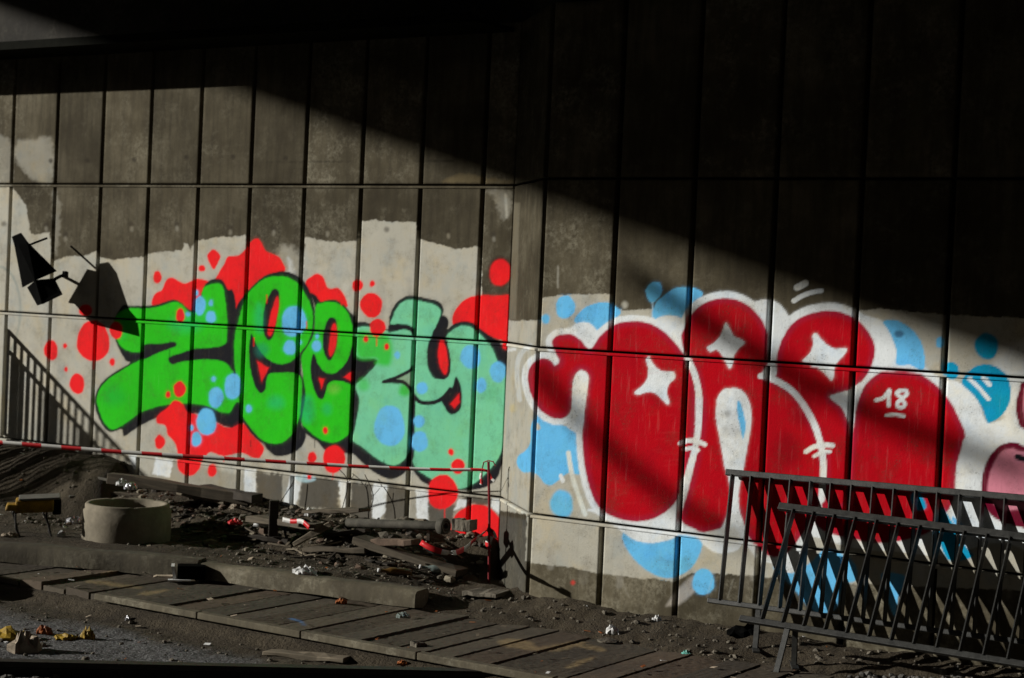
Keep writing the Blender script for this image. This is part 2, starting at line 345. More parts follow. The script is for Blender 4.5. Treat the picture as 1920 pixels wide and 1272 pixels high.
for k in range(90):
    x, y = random.uniform(-20, 900), random.uniform(500, 860); ln = random.uniform(25, 110); v_ = random.choice([(150, 148, 140), (182, 180, 172), (160, 156, 142), (140, 138, 130)])
    L.line('P', [(x, y), (x-ln*.02, y+ln*.5), (x-ln*.05, y+ln)], random.uniform(9, 20), alb(v_), soft=3, a=random.uniform(.12, .35))
# red splashes behind the letters
L.poly('A', [(600, 640), (630, 580), (690, 545), (730, 460), (780, 438), (840, 465), (890, 490), (960, 465), (1010, 445), (1080, 460), (1150, 470), (1190, 410), (1250, 310), (1280, 250), (1340, 240), (1390, 230), (1440, 180), (1500, 105), (1545, 85), (1580, 115), (1620, 190), (1690, 225), (1745, 250), (1780, 310), (1790, 380), (1600, 480), (1440, 640), (1360, 720), (1200, 760), (900, 740), (700, 690), (610, 690)], RED)
L.poly('B', [(690, 470), (740, 425), (800, 400), (850, 440), (880, 520), (920, 535), (980, 530), (1030, 590), (1060, 660), (1060, 700), (960, 700), (820, 700), (780, 640), (700, 560)], RED)
L.poly('C', [(1000, 560), (1020, 500), (1080, 420), (1160, 370), (1250, 355), (1380, 360), (1560, 390), (1560, 780), (1440, 760), (1340, 720), (1250, 680), (1180, 640), (1080, 640), (1010, 630)], RED)
L.ell('C', 1430, 140, 112, 140, alb((30, 22, 20)), soft=6, a=.75); L.ell('C', 1430, 150, 97, 122, RED, soft=2.5)
# Z
L.poly('A', [(330, 690), (400, 690), (520, 690), (640, 680), (730, 650), (800, 635), (860, 660), (930, 720), (1000, 720), (1050, 560), (1085, 490), (1150, 450), (1210, 450), (1250, 480), (1285, 545), (1320, 545), (1345, 610), (1360, 740), (1380, 900), (1380, 1300), (1420, 1500), (1420, 1760), (1330, 1788), (1250, 1772), (1180, 1738), (1060, 1670), (940, 1660), (760, 1660), (640, 1698), (480, 1778), (350, 1863), (330, 1800), (240, 1826), (180, 1800), (120, 1700), (85, 1580), (95, 1480), (150, 1380), (260, 1290), (400, 1205), (360, 1180), (310, 1090), (275, 1010), (255, 920), (262, 820)], BLK)
L.poly('A', [(262, 900), (280, 780), (380, 715), (520, 715), (650, 700), (740, 670), (810, 655), (870, 680), (930, 740), (1000, 740), (1040, 640), (1060, 540), (1100, 505), (1200, 490), (1240, 530), (1260, 640), (1275, 780), (1275, 900), (1270, 1010), (1230, 1050), (1100, 1070), (960, 1085), (960, 1170), (1100, 1170), (1200, 1180), (1270, 1210), (1320, 1270), (1400, 1320), (1400, 1540), (1360, 1560), (1330, 1600), (1310, 1640), (1270, 1655), (1200, 1640), (1120, 1600), (1000, 1575), (880, 1570), (740, 1580), (640, 1600), (500, 1650), (400, 1720), (300, 1785), (230, 1800), (170, 1740), (120, 1620), (102, 1530), (130, 1440), (200, 1358), (330, 1270), (420, 1215), (520, 1165), (660, 1110), (760, 1060), (540, 1100), (420, 1105), (340, 1070), (290, 1000)], GRN)
L.poly('A', [(525, 1110), (530, 1050), (560, 1035), (700, 1030), (780, 1015), (815, 1025), (810, 1055), (740, 1080), (640, 1120), (520, 1172)], BLK)
L.poly('A', [(750, 1160), (850, 1120), (960, 1085), (1100, 1075), (1230, 1055), (1290, 1020), (1330, 1040), (1325, 1200), (1345, 1290), (1310, 1230), (1240, 1190), (1100, 1170), (960, 1180), (860, 1195), (775, 1215)], BLK)
L.ell('A', 900, 860, 140, 60, alb((30, 175, 110)), soft=14, a=.45); L.ell('A', 330, 900, 60, 90, alb((25, 170, 70)), soft=10, a=.5); L.ell('A', 260, 1500, 90, 90, alb((20, 150, 60)), soft=14, a=.4)
# first e
L.poly('B', [(60, 720), (130, 600), (220, 500), (320, 420), (430, 385), (500, 380), (560, 395), (640, 440), (700, 510), (740, 600), (765, 700), (770, 820), (750, 950), (700, 1050), (640, 1130), (640, 1260), (645, 1300), (675, 1390), (688, 1500), (672, 1600), (645, 1740), (690, 1850), (660, 1940), (600, 2000), (520, 2035), (420, 2040), (350, 1990), (310, 1930), (260, 1900), (190, 1830), (115, 1710), (105, 1600), (40, 1300), (25, 1100), (35, 960)], BLK)
L.poly('B', [(150, 610), (220, 520), (330, 440), (460, 425), (540, 440), (620, 490), (680, 580), (730, 680), (752, 800), (735, 950), (690, 1050), (620, 1130), (590, 1160), (540, 1200), (460, 1215), (380, 1190), (300, 1130), (250, 1050), (215, 970), (195, 950), (180, 1100), (190, 1250), (220, 1380), (260, 1460), (290, 1470), (320, 1440), (335, 1350), (360, 1300), (450, 1290), (570, 1290), (640, 1330), (660, 1420), (655, 1550), (630, 1690), (590, 1790), (560, 1850), (480, 1920), (400, 1930), (320, 1910), (240, 1850), (170, 1760), (120, 1680), (110, 1600), (60, 1300), (45, 1150), (50, 960), (100, 760)], GRN)
L.poly('B', [(195, 950), (220, 990), (250, 1060), (310, 1140), (380, 1195), (460, 1220), (540, 1210), (600, 1175), (640, 1140), (640, 1310), (570, 1290), (450, 1290), (360, 1300), (335, 1350), (320, 1440), (290, 1475), (260, 1460), (220, 1370), (190, 1240), (180, 1100)], BLK)
L.poly('B', [(250, 1185), (355, 1250), (290, 1375)], RED, smooth=False)
L.poly('B', [(380, 560), (410, 540), (440, 550), (450, 610), (445, 720), (420, 860), (395, 960), (360, 1000), (330, 980), (305, 900), (305, 780), (330, 660)], BLK)
L.poly('B', [(425, 610), (445, 640), (435, 760), (400, 900), (370, 960), (345, 930), (360, 820), (385, 720)], RED)
L.ell('B', 270, 800, 40, 130, alb((35, 165, 130)), soft=10, a=.4); L.ell('B', 290, 1090, 60, 60, alb((30, 130, 110)), soft=8, a=.45); L.ell('B', 420, 1560, 70, 60, alb((30, 160, 130)), soft=10, a=.35)
# second e
L.poly('B', [(730, 580), (780, 600), (820, 650), (880, 640), (960, 640), (1040, 690), (1090, 750), (1120, 780), (1140, 850), (1150, 950), (1150, 1300), (1180, 1500), (1165, 1640), (1110, 1800), (1100, 2000), (1040, 2015), (900, 2000), (850, 1980), (800, 1920), (740, 1880), (680, 1830), (650, 1750), (640, 1700), (660, 1300), (640, 1130), (700, 1040), (760, 900), (770, 700)], BLK)
L.poly('B', [(775, 700), (830, 665), (900, 655), (980, 670), (1050, 730), (1090, 810), (1110, 900), (1105, 1040), (1080, 1140), (1030, 1230), (960, 1290), (900, 1300), (840, 1270), (790, 1200), (770, 1135), (750, 1130), (735, 1230), (740, 1350), (770, 1450), (800, 1515), (840, 1520), (860, 1480), (880, 1400), (920, 1370), (1000, 1365), (1090, 1400), (1130, 1450), (1145, 1550), (1130, 1650), (1100, 1750), (1080, 1830), (1020, 1890), (940, 1920), (860, 1910), (780, 1870), (700, 1800), (650, 1730), (685, 1500), (662, 1300), (650, 1150), (700, 1060), (765, 930)], GRN)
L.poly('B', [(755, 1130), (775, 1150), (795, 1210), (840, 1275), (900, 1305), (960, 1295), (1030, 1235), (1080, 1145), (1105, 1060), (1130, 1140), (1150, 1160), (1310, 1170), (1310, 1200), (1200, 1300), (1130, 1370), (1110, 1395), (1000, 1365), (920, 1365), (885, 1400), (860, 1480), (840, 1525), (800, 1515), (765, 1440), (738, 1340), (733, 1230)], BLK)
L.poly('B', [(1135, 1175), (1225, 1220), (1100, 1370), (1030, 1330), (1130, 1260)], RED, smooth=False); L.poly('B', [(805, 1335), (855, 1350), (830, 1435)], RED, smooth=False)
L.poly('B', [(890, 810), (920, 795), (955, 810), (970, 870), (975, 980), (955, 1090), (920, 1170), (890, 1175), (860, 1130), (840, 1040), (850, 920)], BLK)
L.poly('B', [(930, 860), (960, 860), (970, 960), (950, 1080), (915, 1145), (895, 1100), (905, 980)], RED)
L.ell('B', 700, 1620, 60, 130, alb((30, 160, 130)), soft=10, a=.4); L.ell('B', 940, 1440, 50, 40, alb((120, 175, 70)), soft=8, a=.5); L.ell('B', 880, 1620, 40, 50, alb((30, 150, 120)), soft=8, a=.35)
# z and y
L.poly('C', [(110, 560), (140, 595), (230, 600), (420, 660), (430, 560), (470, 460), (520, 400), (600, 360), (680, 365), (800, 390), (890, 420), (920, 480), (910, 540), (950, 560), (965, 600), (955, 660), (1020, 610), (1110, 590), (1190, 610), (1250, 660), (1310, 700), (1370, 740), (1440, 790), (1490, 850), (1490, 960), (1490, 1300), (1490, 1750), (1440, 1900), (1400, 2000), (1300, 2080), (1150, 2110), (1000, 2100), (860, 2090), (740, 2040), (680, 1980), (640, 1920), (620, 1900), (560, 1960), (480, 2005), (400, 2000), (300, 1950), (200, 1870), (100, 1780), (20, 1760), (60, 1640), (100, 1500)], BLK)
L.poly('C', [(140, 660), (180, 640), (240, 640), (400, 670), (440, 690), (580, 660), (640, 700), (650, 780), (640, 980), (580, 1060), (480, 1110), (400, 1140), (480, 1150), (560, 1160), (610, 1200), (650, 1260), (640, 1500), (620, 1700), (590, 1800), (540, 1860), (470, 1885), (400, 1870), (300, 1810), (200, 1730), (100, 1660), (120, 1560), (150, 1400), (162, 1290), (130, 1170), (200, 1100), (310, 980), (310, 930), (150, 910), (130, 800)], MINT)
L.poly('C', [(140, 690), (300, 700), (420, 720), (460, 850), (440, 970), (390, 990), (310, 970), (310, 930), (150, 910)], GRN, soft=7, a=.85)
L.ell('C', 200, 1160, 50, 60, GRN, soft=7, a=.55); L.ell('C', 570, 1210, 50, 55, GRN, soft=6, a=.8)
L.poly('C', [(450, 620), (460, 560), (500, 470), (560, 410), (640, 395), (720, 410), (820, 435), (880, 470), (895, 520), (870, 590), (840, 660), (815, 720), (800, 800), (775, 880), (780, 1000), (820, 1090), (880, 1110), (940, 1090), (975, 1000), (970, 860), (940, 740), (1000, 670), (1080, 630), (1160, 640), (1230, 690), (1290, 750), (1350, 820), (1400, 930), (1440, 1040), (1490, 1100), (1490, 1400), (1465, 1650), (1440, 1760), (1390, 1860), (1300, 1960), (1180, 2060), (1060, 2095), (900, 2060), (780, 1990), (690, 1930), (645, 1860), (635, 1700), (650, 1350), (660, 1260), (650, 1000), (670, 760), (640, 650), (560, 640)], MINT)
L.poly('C', [(425, 640), (440, 620), (560, 615), (640, 640), (660, 680), (650, 720), (620, 680), (560, 660), (440, 670)], BLK)
L.poly('C', [(910, 540), (950, 555), (965, 600), (950, 660), (935, 740), (900, 770), (805, 770), (835, 670), (875, 600)], BLK)
L.poly('C', [(800, 760), (940, 750), (960, 820), (985, 950), (975, 1060), (930, 1110), (870, 1100), (810, 1040), (775, 940), (775, 850)], BLK)
L.poly('C', [(885, 770), (920, 770), (950, 870), (960, 980), (945, 1060), (920, 1060), (890, 1000), (870, 900)], RED)
L.poly('C', [(480, 1110), (640, 1020), (640, 1190), (560, 1120)], alb((128, 158, 128)), smooth=False); L.line('C', [(645, 1000), (620, 1030), (560, 1065), (470, 1105), (380, 1135), (460, 1122), (530, 1128), (590, 1160), (630, 1215), (655, 1270)], 30, BLK)
L.line('C', [(645, 1250), (700, 1310), (780, 1325), (860, 1310), (930, 1265), (980, 1200)], 36, BLK); L.line('C', [(650, 1270), (645, 1550), (635, 1800), (590, 1870)], 34, BLK)
L.poly('C', [(900, 1290), (960, 1240), (1005, 1170), (1025, 1095), (1045, 1100), (1075, 1180), (1085, 1280), (1070, 1380), (1010, 1425), (960, 1410), (925, 1350)], BLK); L.poly('C', [(1060, 1240), (1065, 1320), (1020, 1375), (980, 1335)], RED, smooth=False)
L.ell('C', 1350, 1230, 70, 70, alb((80, 165, 120)), soft=12, a=.4)
L.poly('A', [(640, 1698), (680, 1648), (740, 1608), (790, 1548), (830, 1543), (880, 1578), (920, 1648), (1000, 1668), (1180, 1743), (1300, 1788), (1420, 1748), (1500, 1848), (1600, 1948), (1600, 2008), (1560, 2063), (1500, 2053), (1400, 2013), (1250, 2043), (1130, 2008), (1080, 2048), (1050, 2088), (1030, 2148), (980, 2208), (920, 2218), (860, 2188), (830, 2128), (830, 2008), (800, 1918), (740, 1848), (720, 1768), (650, 1748)], RED)
L.poly('B', [(115, 1710), (190, 1830), (260, 1900), (310, 1940), (350, 1990), (420, 2040), (330, 1960)], BLK)
for f, x, y, a_, b_ in (('A', 648, 432, 37, 58), ('A', 1050, 353, 31, 30), ('A', 855, 775, 38, 65), ('A', 848, 1440, 55, 70), ('A', 745, 1488, 21, 31), ('A', 670, 1918, 46, 60), ('A', 1140, 2170, 40, 58), ('A', 245, 1198, 22, 30),
        ('G', 460, 370, 62, 92), ('G', 585, 330, 17, 23), ('G', 595, 540, 15, 23), ('G', 695, 670, 66, 93), ('G', 840, 285, 146, 190), ('G', 1010, 475, 22, 33), ('G', 1045, 190, 58, 76), ('G', 770, 10, 60, 55),
        ('B', 745, 2055, 40, 50), ('B', 940, 2070, 100, 124), ('B', 865, 1811, 22, 30), ('B', 720, 2228, 20, 28), ('C', 145, 268, 50, 54), ('C', 278, 250, 22, 30), ('C', 270, 445, 100, 108), ('C', 325, 645, 72, 76), ('C', 220, 750, 21, 26), ('C', 408, 818, 21, 27),
        ('C', 987, 1765, 25, 31), ('C', 1050, 1895, 60, 66), ('C', 910, 2125, 134, 158), ('C', 1485, 805, 36, 40), ('C', 915, 830, 20, 14)):
    L.ell(f, x, y, a_, b_, RED)
L.poly('A', [(1097, 250), (1120, 205), (1150, 182), (1190, 205), (1215, 250), (1195, 300), (1160, 360), (1130, 330)], RED); L.poly('A', [(645, 1870), (668, 1848), (690, 1875)], RED)
L.poly('P', [(845, 990), (851, 972), (862, 958), (885, 947), (911, 949), (929, 962), (942, 985), (942, 1040), (845, 1040)], RED)
for f, x, y, a_, b_ in (('C', 725, 1190, 50, 56), ('C', 1165, 910, 90, 108), ('C', 1410, 1045, 74, 90), ('C', 1260, 1165, 44, 70), ('C', 435, 1530, 136, 190), ('C', 700, 1490, 48, 54), ('C', 705, 1670, 72, 96), ('C', 505, 895, 26, 32), ('B', 580, 830, 110, 142), ('B', 545, 1065, 56, 68), ('B', 785, 1050, 39, 52), ('B', 790, 965, 15, 20), ('B', 635, 1020, 16, 20), ('B', 175, 1615, 26, 36),
        ('A', 1030, 690, 51, 82), ('A', 1000, 573, 18, 26), ('A', 1130, 665, 18, 29), ('A', 1130, 790, 44, 56), ('A', 925, 765, 20, 20), ('A', 1155, 1348, 18, 25), ('A', 1175, 1515, 66, 92), ('A', 1330, 1415, 78, 118), ('A', 1090, 1733, 88, 126), ('A', 1000, 1890, 44, 68), ('A', 957, 1788, 19, 26)):
    L.ell(f, x, y, a_, b_, BLU, soft=2.0)
for x, y, ln in ((352, 872, 16), (420, 855, 10), (500, 560, 9), (575, 610, 8), (640, 560, 12), (706, 628, 20), (834, 960, 22), (885, 1000, 14), (300, 558, 8), (625, 885, 12), (175, 680, 12), (476, 640, 9)):
    L.line('P', [(x, y-6), (x+random.uniform(-1, 1), y+ln)], 2.2, RED, soft=1.2, a=.8)
for x, y, ln in ((318, 660, 14), (470, 830, 8), (590, 830, 10), (720, 868, 12)): L.line('P', [(x, y-4), (x, y+ln)], 1.8, BLK, soft=1.2, a=.7)
# ---- right wall and the short return
R = Paint()
R.poly('P', [(940, 602), (962, 601), (1008, 600), (1012, 640), (1015, 560), (1057, 553), (1146, 551), (1148, 600), (1160, 582), (1222, 580), (1290, 600), (1480, 640), (1606, 640), (1611, 583), (1653, 579), (1766, 590), (1772, 590), (1970, 600), (1970, 1110), (1520, 1092), (1440, 1084), (1409, 1080), (1350, 1076), (1297, 1074), (1266, 1092), (1224, 1084), (1203, 1086), (1172, 1081), (1130, 1077), (1075, 1065), (1000, 1057), (985, 1052), (988, 965), (930, 957)], GREY, soft=1.6, a=.93, smooth=False, rag=3.0)
R.poly('P', [(962, 380), (975, 380), (968, 600), (955, 600)], alb((112, 106, 90)), soft=2.5, a=.7, smooth=False)
R.poly('P', [(930, 966), (988, 975), (984, 1120), (925, 1100)], alb((82, 82, 78)), soft=3, a=.5, smooth=False)
R.line('P', [(1046, 500), (1046, 540)], 3, GREY, soft=2, a=.5); R.ell('D', 1110, 345, 28, 30, GREY, soft=4, a=.8)
R.ell('P', 962, 766, 6, 8, alb((190, 170, 90)), soft=4, a=.35)
for k in range(46):
    x, y = random.choice([(random.uniform(1015, 1300), random.uniform(980, 1060)), (random.uniform(940, 1010), random.uniform(610, 940)), (random.uniform(1620, 1900), random.uniform(590, 680)), (random.uniform(1400, 1900), random.uniform(1040, 1090))]); ln = random.uniform(15, 45)
    R.line('P', [(x, y), (x-ln*.05, y+ln)], random.uniform(8, 18), alb(random.choice([(150, 148, 140), (182, 180, 172), (145, 140, 128)])), soft=3, a=random.uniform(.12, .35))
R.ell('D', 575, 365, 86, 106, BLU); R.ell('D', 400, 472, 36, 42, BLU, soft=2.5)
R.poly('D', [(660, 500), (690, 430), (770, 360), (880, 325), (960, 325), (1040, 370), (1075, 410), (1050, 450), (960, 520), (860, 600), (760, 540)], BLU)
R.poly('D', [(1300, 230), (1320, 175), (1370, 140), (1420, 145), (1445, 190), (1440, 250), (1400, 300), (1360, 330), (1320, 290)], BLU); R.line('D', [(1360, 325), (1358, 440), (1345, 500)], 12, alb((160, 190, 210)), soft=1.2)
R.poly('D', [(1360, 420), (1400, 320), (1480, 250), (1570, 195), (1660, 185), (1750, 200), (1810, 235), (1790, 290), (1730, 360), (1640, 480), (1540, 480), (1400, 490)], BLU)
R.poly('D', [(320, 1340), (400, 1380), (530, 1420), (660, 1480), (720, 1650), (720, 1860), (600, 1862), (520, 1922), (450, 1967), (390, 1952), (340, 1892), (280, 1852), (200, 1852), (145, 1792), (150, 1712), (220, 1652), (260, 1582), (268, 1440)], BLU)
R.ell('D', 545, 2137, 102, 126, BLU, soft=3.5); R.line('D', [(320, 1430), (330, 1450)], 46, GREY)
R.poly('H', [(225, 320), (260, 240), (330, 250), (520, 270), (760, 280), (870, 310), (940, 360), (930, 450), (880, 560), (800, 640), (680, 690), (560, 680), (430, 610), (320, 510), (250, 400)], BLU, soft=2)
R.poly('H', [(620, 935), (720, 800), (860, 670), (900, 780), (740, 930), (650, 942)], alb((150, 146, 140)), soft=4, a=.85); R.ell('H', 955, 725, 98, 124, BLU)
R.poly('K', [(500, 660), (600, 690), (700, 640), (780, 560), (850, 570), (950, 640), (955, 730), (880, 760), (850, 880), (770, 915), (700, 880), (600, 760)], BLU, soft=2); R.poly('K', [(1100, 690), (1240, 715), (1190, 820), (1170, 930), (1120, 800)], BLU)
# white halo round the red letters
T = [(240, 1000), (255, 910), (310, 850), (390, 825), (450, 850), (480, 890), (520, 860), (500, 800), (470, 740), (455, 680), (490, 630), (560, 610), (640, 615), (710, 660), (760, 720), (790, 745), (830, 720), (870, 650), (940, 580), (1030, 520), (1130, 495), (1230, 495), (1340, 515), (1440, 570), (1540, 660), (1620, 760), (1680, 850), (1720, 980), (1745, 1120), (1745, 1300), (1740, 1500), (1710, 1680), (1670, 1800), (1640, 1950), (1600, 2070), (1510, 2180), (1380, 2265), (1230, 2295), (1100, 2280), (960, 2230), (860, 2140), (800, 2010), (760, 1850), (735, 1650), (730, 1450), (740, 1300), (760, 1150), (780, 1010), (760, 950), (715, 935), (670, 970), (650, 1050), (640, 1200), (630, 1290), (590, 1350), (510, 1370), (430, 1350), (350, 1290), (290, 1200), (255, 1110)]
N = [(85, 640), (110, 560), (170, 440), (260, 350), (370, 300), (490, 285), (610, 310), (720, 380), (800, 470), (850, 570), (875, 700), (880, 840), (860, 930), (850, 1000), (960, 1050), (1080, 1130), (1180, 1250), (1260, 1400), (1320, 1550), (1360, 1700), (1370, 1850), (1360, 2000), (1330, 2130), (1250, 2290), (1158, 2428), (1078, 2538), (988, 2608), (888, 2608), (808, 2558), (718, 2468), (658, 2368), (600, 2200), (520, 2250), (460, 2342), (290, 2392), (200, 2362), (95, 2302), (90, 2210), (150, 2000), (220, 1700), (260, 1450), (265, 1250), (240, 1050), (190, 900), (120, 780)]
K3 = [(940, 840), (960, 740), (1010, 620), (1090, 510), (1200, 440), (1330, 405), (1450, 400), (1570, 430), (1680, 490), (1760, 580), (1815, 680), (1825, 780), (1800, 880), (1750, 980), (1680, 1060), (1600, 1110), (1500, 1140), (1430, 1160), (1440, 1200), (1520, 1260), (1560, 1330), (1590, 1400), (1640, 1700), (1640, 2300), (1450, 2350), (1350, 2200), (1380, 1900), (1370, 1700), (1320, 1550), (1260, 1400), (1170, 1250), (1060, 1120), (950, 1030), (935, 960)]
Q4 = [(480, 800), (540, 730), (640, 660), (760, 650), (880, 655), (980, 680), (1080, 740), (1180, 830), (1270, 950), (1340, 1090), (1390, 1220), (1370, 1290), (1340, 1400), (1310, 1520), (1300, 1650), (1290, 1780), (1240, 1900), (1100, 2080), (900, 2160), (650, 2200), (400, 2170), (100, 2080), (60, 1950), (330, 1800), (340, 1500), (380, 1200), (400, 1040), (430, 920)]
for f, P_, g in (('D', T, 11.5), ('E', N, 13), ('E', K3, 15), ('F', Q4, 15)): R.poly(f, P_, WHT, grow=g, soft=1.6)
R.poly('D', [(620, 590), (650, 530), (700, 505), (780, 505), (840, 550), (870, 620), (800, 760), (700, 660)], WHT); R.poly('D', [(1370, 500), (1440, 450), (1540, 440), (1620, 470), (1650, 560), (1640, 720), (1540, 660), (1450, 580)], WHT)
R.poly('E', [(740, 340), (790, 305), (850, 295), (920, 310), (990, 360), (1040, 430), (1060, 500), (960, 700), (900, 760), (820, 500)], WHT)
R.poly('F', [(430, 150), (560, 170), (640, 200), (710, 290), (750, 400), (775, 500), (775, 590), (900, 600), (1000, 640), (1180, 740), (1270, 735), (1370, 775), (1450, 850), (1520, 950), (1580, 1110), (1700, 1100), (1960, 1000), (2200, 1000), (2200, 2250), (1750, 2200), (1400, 2200), (1200, 2100), (1390, 1230), (1000, 700), (700, 700), (560, 700), (580, 450), (500, 280)], WHT, soft=2)
R.poly('F', [(1640, 640), (1680, 500), (1800, 430), (2200, 400), (2200, 1100), (1750, 1100)], WHT, soft=12, a=.85)
R.poly('H', [(0, 60), (60, 140), (300, 330), (420, 370), (520, 375), (660, 345), (760, 300), (900, 330), (960, 400), (1060, 460), (1160, 465), (1260, 440), (1330, 380), (1420, 500), (1500, 560), (1480, 300), (1400, 0)], WHT, soft=1.8)
R.poly('P', [(1440, 1000), (1560, 1010), (1680, 1035), (1780, 1040), (1880, 1010), (1960, 1000), (1960, 900), (1440, 930)], WHT)
R.poly('P', [(1480, 1010), (1510, 1055), (1480, 1075), (1455, 1060), (1440, 1030)], WHT)
R.line('D', [(265, 715), (190, 770), (150, 850), (140, 960), (150, 1090), (165, 1200)], 44, alb((182, 186, 186)), soft=2, a=.75)
R.line('D', [(605, 1680), (620, 1790), (650, 1930), (700, 2080), (755, 2230)], 42, alb((196, 200, 192)), soft=1.6); R.line('D', [(535, 1885), (555, 1930)], 36, WHT)
# red fills
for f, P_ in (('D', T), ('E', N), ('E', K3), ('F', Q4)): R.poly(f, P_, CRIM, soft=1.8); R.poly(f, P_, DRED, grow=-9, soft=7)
R.poly('D', [(640, 1080), (665, 985), (715, 938), (765, 960), (785, 1010), (770, 1150), (750, 1290), (735, 1450), (700, 1500), (600, 1450), (590, 1380), (630, 1280)], WHT)
R.poly('E', [(800, 985), (850, 900), (880, 850), (930, 850), (935, 985), (870, 1010)], WHT); R.line('E', [(800, 985), (870, 1000), (960, 1040), (1080, 1120), (1180, 1240), (1270, 1400), (1330, 1570), (1360, 1750), (1360, 1900), (1345, 2100)], 58, WHT)
R.line('E', [(140, 830), (200, 960), (240, 1130), (245, 1300), (232, 1480), (205, 1650), (150, 1850), (80, 2080)], 56, alb((200, 204, 206)))
R.poly('E', [(400, 1260), (410, 1180), (460, 1110), (540, 1095), (620, 1110), (680, 1180), (710, 1290), (715, 1400), (690, 1560), (660, 1720), (640, 1850), (612, 1960), (600, 2080), (610, 2200), (660, 2420), (440, 2420), (490, 2250), (530, 2100), (505, 1900), (470, 1780), (430, 1550), (395, 1360)], WHT)
R.ell('E', 540, 1480, 90, 50, alb((160, 162, 162)), soft=9, a=.5); R.ell('E', 498, 1330, 28, 30, alb((130, 130, 128)), soft=4, a=.6)
R.poly('E', [(590, 1215), (620, 1240), (655, 1370), (660, 1460), (640, 1550), (615, 1450), (590, 1330)], BLU)
R.poly('E', [(485, 510), (525, 565), (560, 630), (620, 655), (655, 690), (600, 740), (560, 800), (545, 880), (520, 920), (490, 880), (450, 800), (400, 750), (350, 770), (315, 730), (370, 690), (430, 630), (460, 560)], WHT)
R.poly('E', [(1295, 600), (1340, 650), (1410, 715), (1480, 740), (1560, 735), (1570, 770), (1500, 850), (1460, 920), (1455, 1000), (1430, 1025), (1380, 970), (1310, 915), (1180, 860), (1180, 840), (1240, 780), (1270, 700), (1265, 630)], WHT)
R.poly('D', [(1300, 840), (1330, 820), (1370, 880), (1440, 940), (1550, 950), (1560, 1010), (1510, 1060), (1490, 1130), (1515, 1220), (1490, 1240), (1440, 1190), (1380, 1140), (1320, 1130), (1230, 1155), (1200, 1130), (1260, 1080), (1310, 1010), (1320, 920)], WHT)
R.poly('E', [(1420, 1165), (1480, 1150), (1600, 1110), (1700, 1050), (1650, 1230), (1635, 1420), (1590, 1400), (1540, 1280), (1470, 1200)], WHT)
R.poly('D', [(330, 810), (430, 770), (480, 790), (510, 840), (490, 875), (440, 845), (390, 822)], WHT); R.line('D', [(60, 755), (120, 745)], 30, WHT, a=.7)
for p, wd in (([(1610, 1592), (1680, 1567), (1760, 1572), (1830, 1602)], 42), ([(1665, 1642), (1720, 1632), (1770, 1652)], 36)): R.line('D', p, wd, WHT)
for p, wd in (([(1205, 1667), (1270, 1627), (1350, 1607), (1445, 1612)], 44), ([(1280, 1707), (1350, 1672), (1420, 1667)], 34), ([(1125, 190), (1200, 150)], 62), ([(1095, 310), (1170, 265), (1260, 232), (1345, 218)], 44)): R.line('E', p, wd, WHT)
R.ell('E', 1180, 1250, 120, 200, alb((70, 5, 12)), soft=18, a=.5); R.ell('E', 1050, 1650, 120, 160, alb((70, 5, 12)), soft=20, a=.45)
for k in range(34):
    x, y = random.uniform(420, 1250), random.uniform(1250, 1950); R.line('F', [(x, y), (x+random.uniform(-14, 14), y+random.uniform(80, 260))], random.uniform(8, 20), alb((168, 60, 66)), soft=3, a=.13)
for k in range(26):
    x, y = random.uniform(1000, 1550), random.uniform(950, 2150); R.line('D', [(x, y), (x+random.uniform(60, 170), y-random.uniform(0, 16))], 8, alb((180, 60, 60)), soft=2.5, a=.13)
R.poly('F', [(650, 210), (720, 190), (800, 205), (900, 270), (970, 350), (1010, 440), (1030, 560), (1020, 630), (980, 645), (900, 600), (775, 590), (775, 480), (740, 370), (700, 280)], BLU); R.ell('F', 795, 320, 42, 30, alb((52, 88, 120)), soft=3, a=.8)
R.ell('F', 1165, 395, 38, 50, BLU); R.ell('F', 1585, 430, 107, 116, TEAL, soft=2.2); R.ell('F', 1265, 650, 72, 78, TEAL)
R.poly('F', [(1360, 760), (1420, 660), (1500, 605), (1590, 595), (1680, 620), (1750, 680), (1790, 760), (1800, 880), (1770, 980), (1700, 1070), (1600, 1120), (1570, 1060), (1530, 960), (1460, 860)], TEAL)
R.line('F', [(1430, 725), (1510, 800), (1600, 905)], 36, WHT); R.line('F', [(1555, 715), (1610, 775)], 42, WHT)
R.line('F', [(590, 915), (655, 893), (708, 828), (700, 900), (702, 962)], 36, WHT); R.line('F', [(855, 832), (866, 862), (822, 905), (846, 945), (832, 978), (790, 976), (780, 940), (815, 902), (776, 855), (800, 832), (855, 828)], 36, WHT); R.line('F', [(685, 1050), (760, 1045), (840, 1060)], 32, WHT)
R.poly('F', [(1925, 750), (1880, 830), (1850, 950), (1860, 1070), (1920, 1170), (2250, 1200), (2250, 740)], MAR); R.poly('F', [(1960, 780), (1920, 850), (1910, 960), (1925, 1060), (1970, 1120), (2250, 1150), (2250, 780)], PINK)
R.poly('F', [(1540, 1776), (1540, 1656), (1560, 1536), (1610, 1426), (1690, 1336), (1780, 1301), (1860, 1301), (1960, 1336), (2250, 1330), (2250, 2100), (1900, 2060), (1700, 2000), (1580, 1900)], MAR)
R.poly('F', [(1600, 1766), (1600, 1626), (1630, 1526), (1680, 1426), (1740, 1366), (1820, 1351), (1900, 1376), (2250, 1400), (2250, 1960), (1900, 1900), (1720, 1900)], PINK, soft=2); R.line('F', [(1860, 1426), (1940, 1452)], 52, BLK)
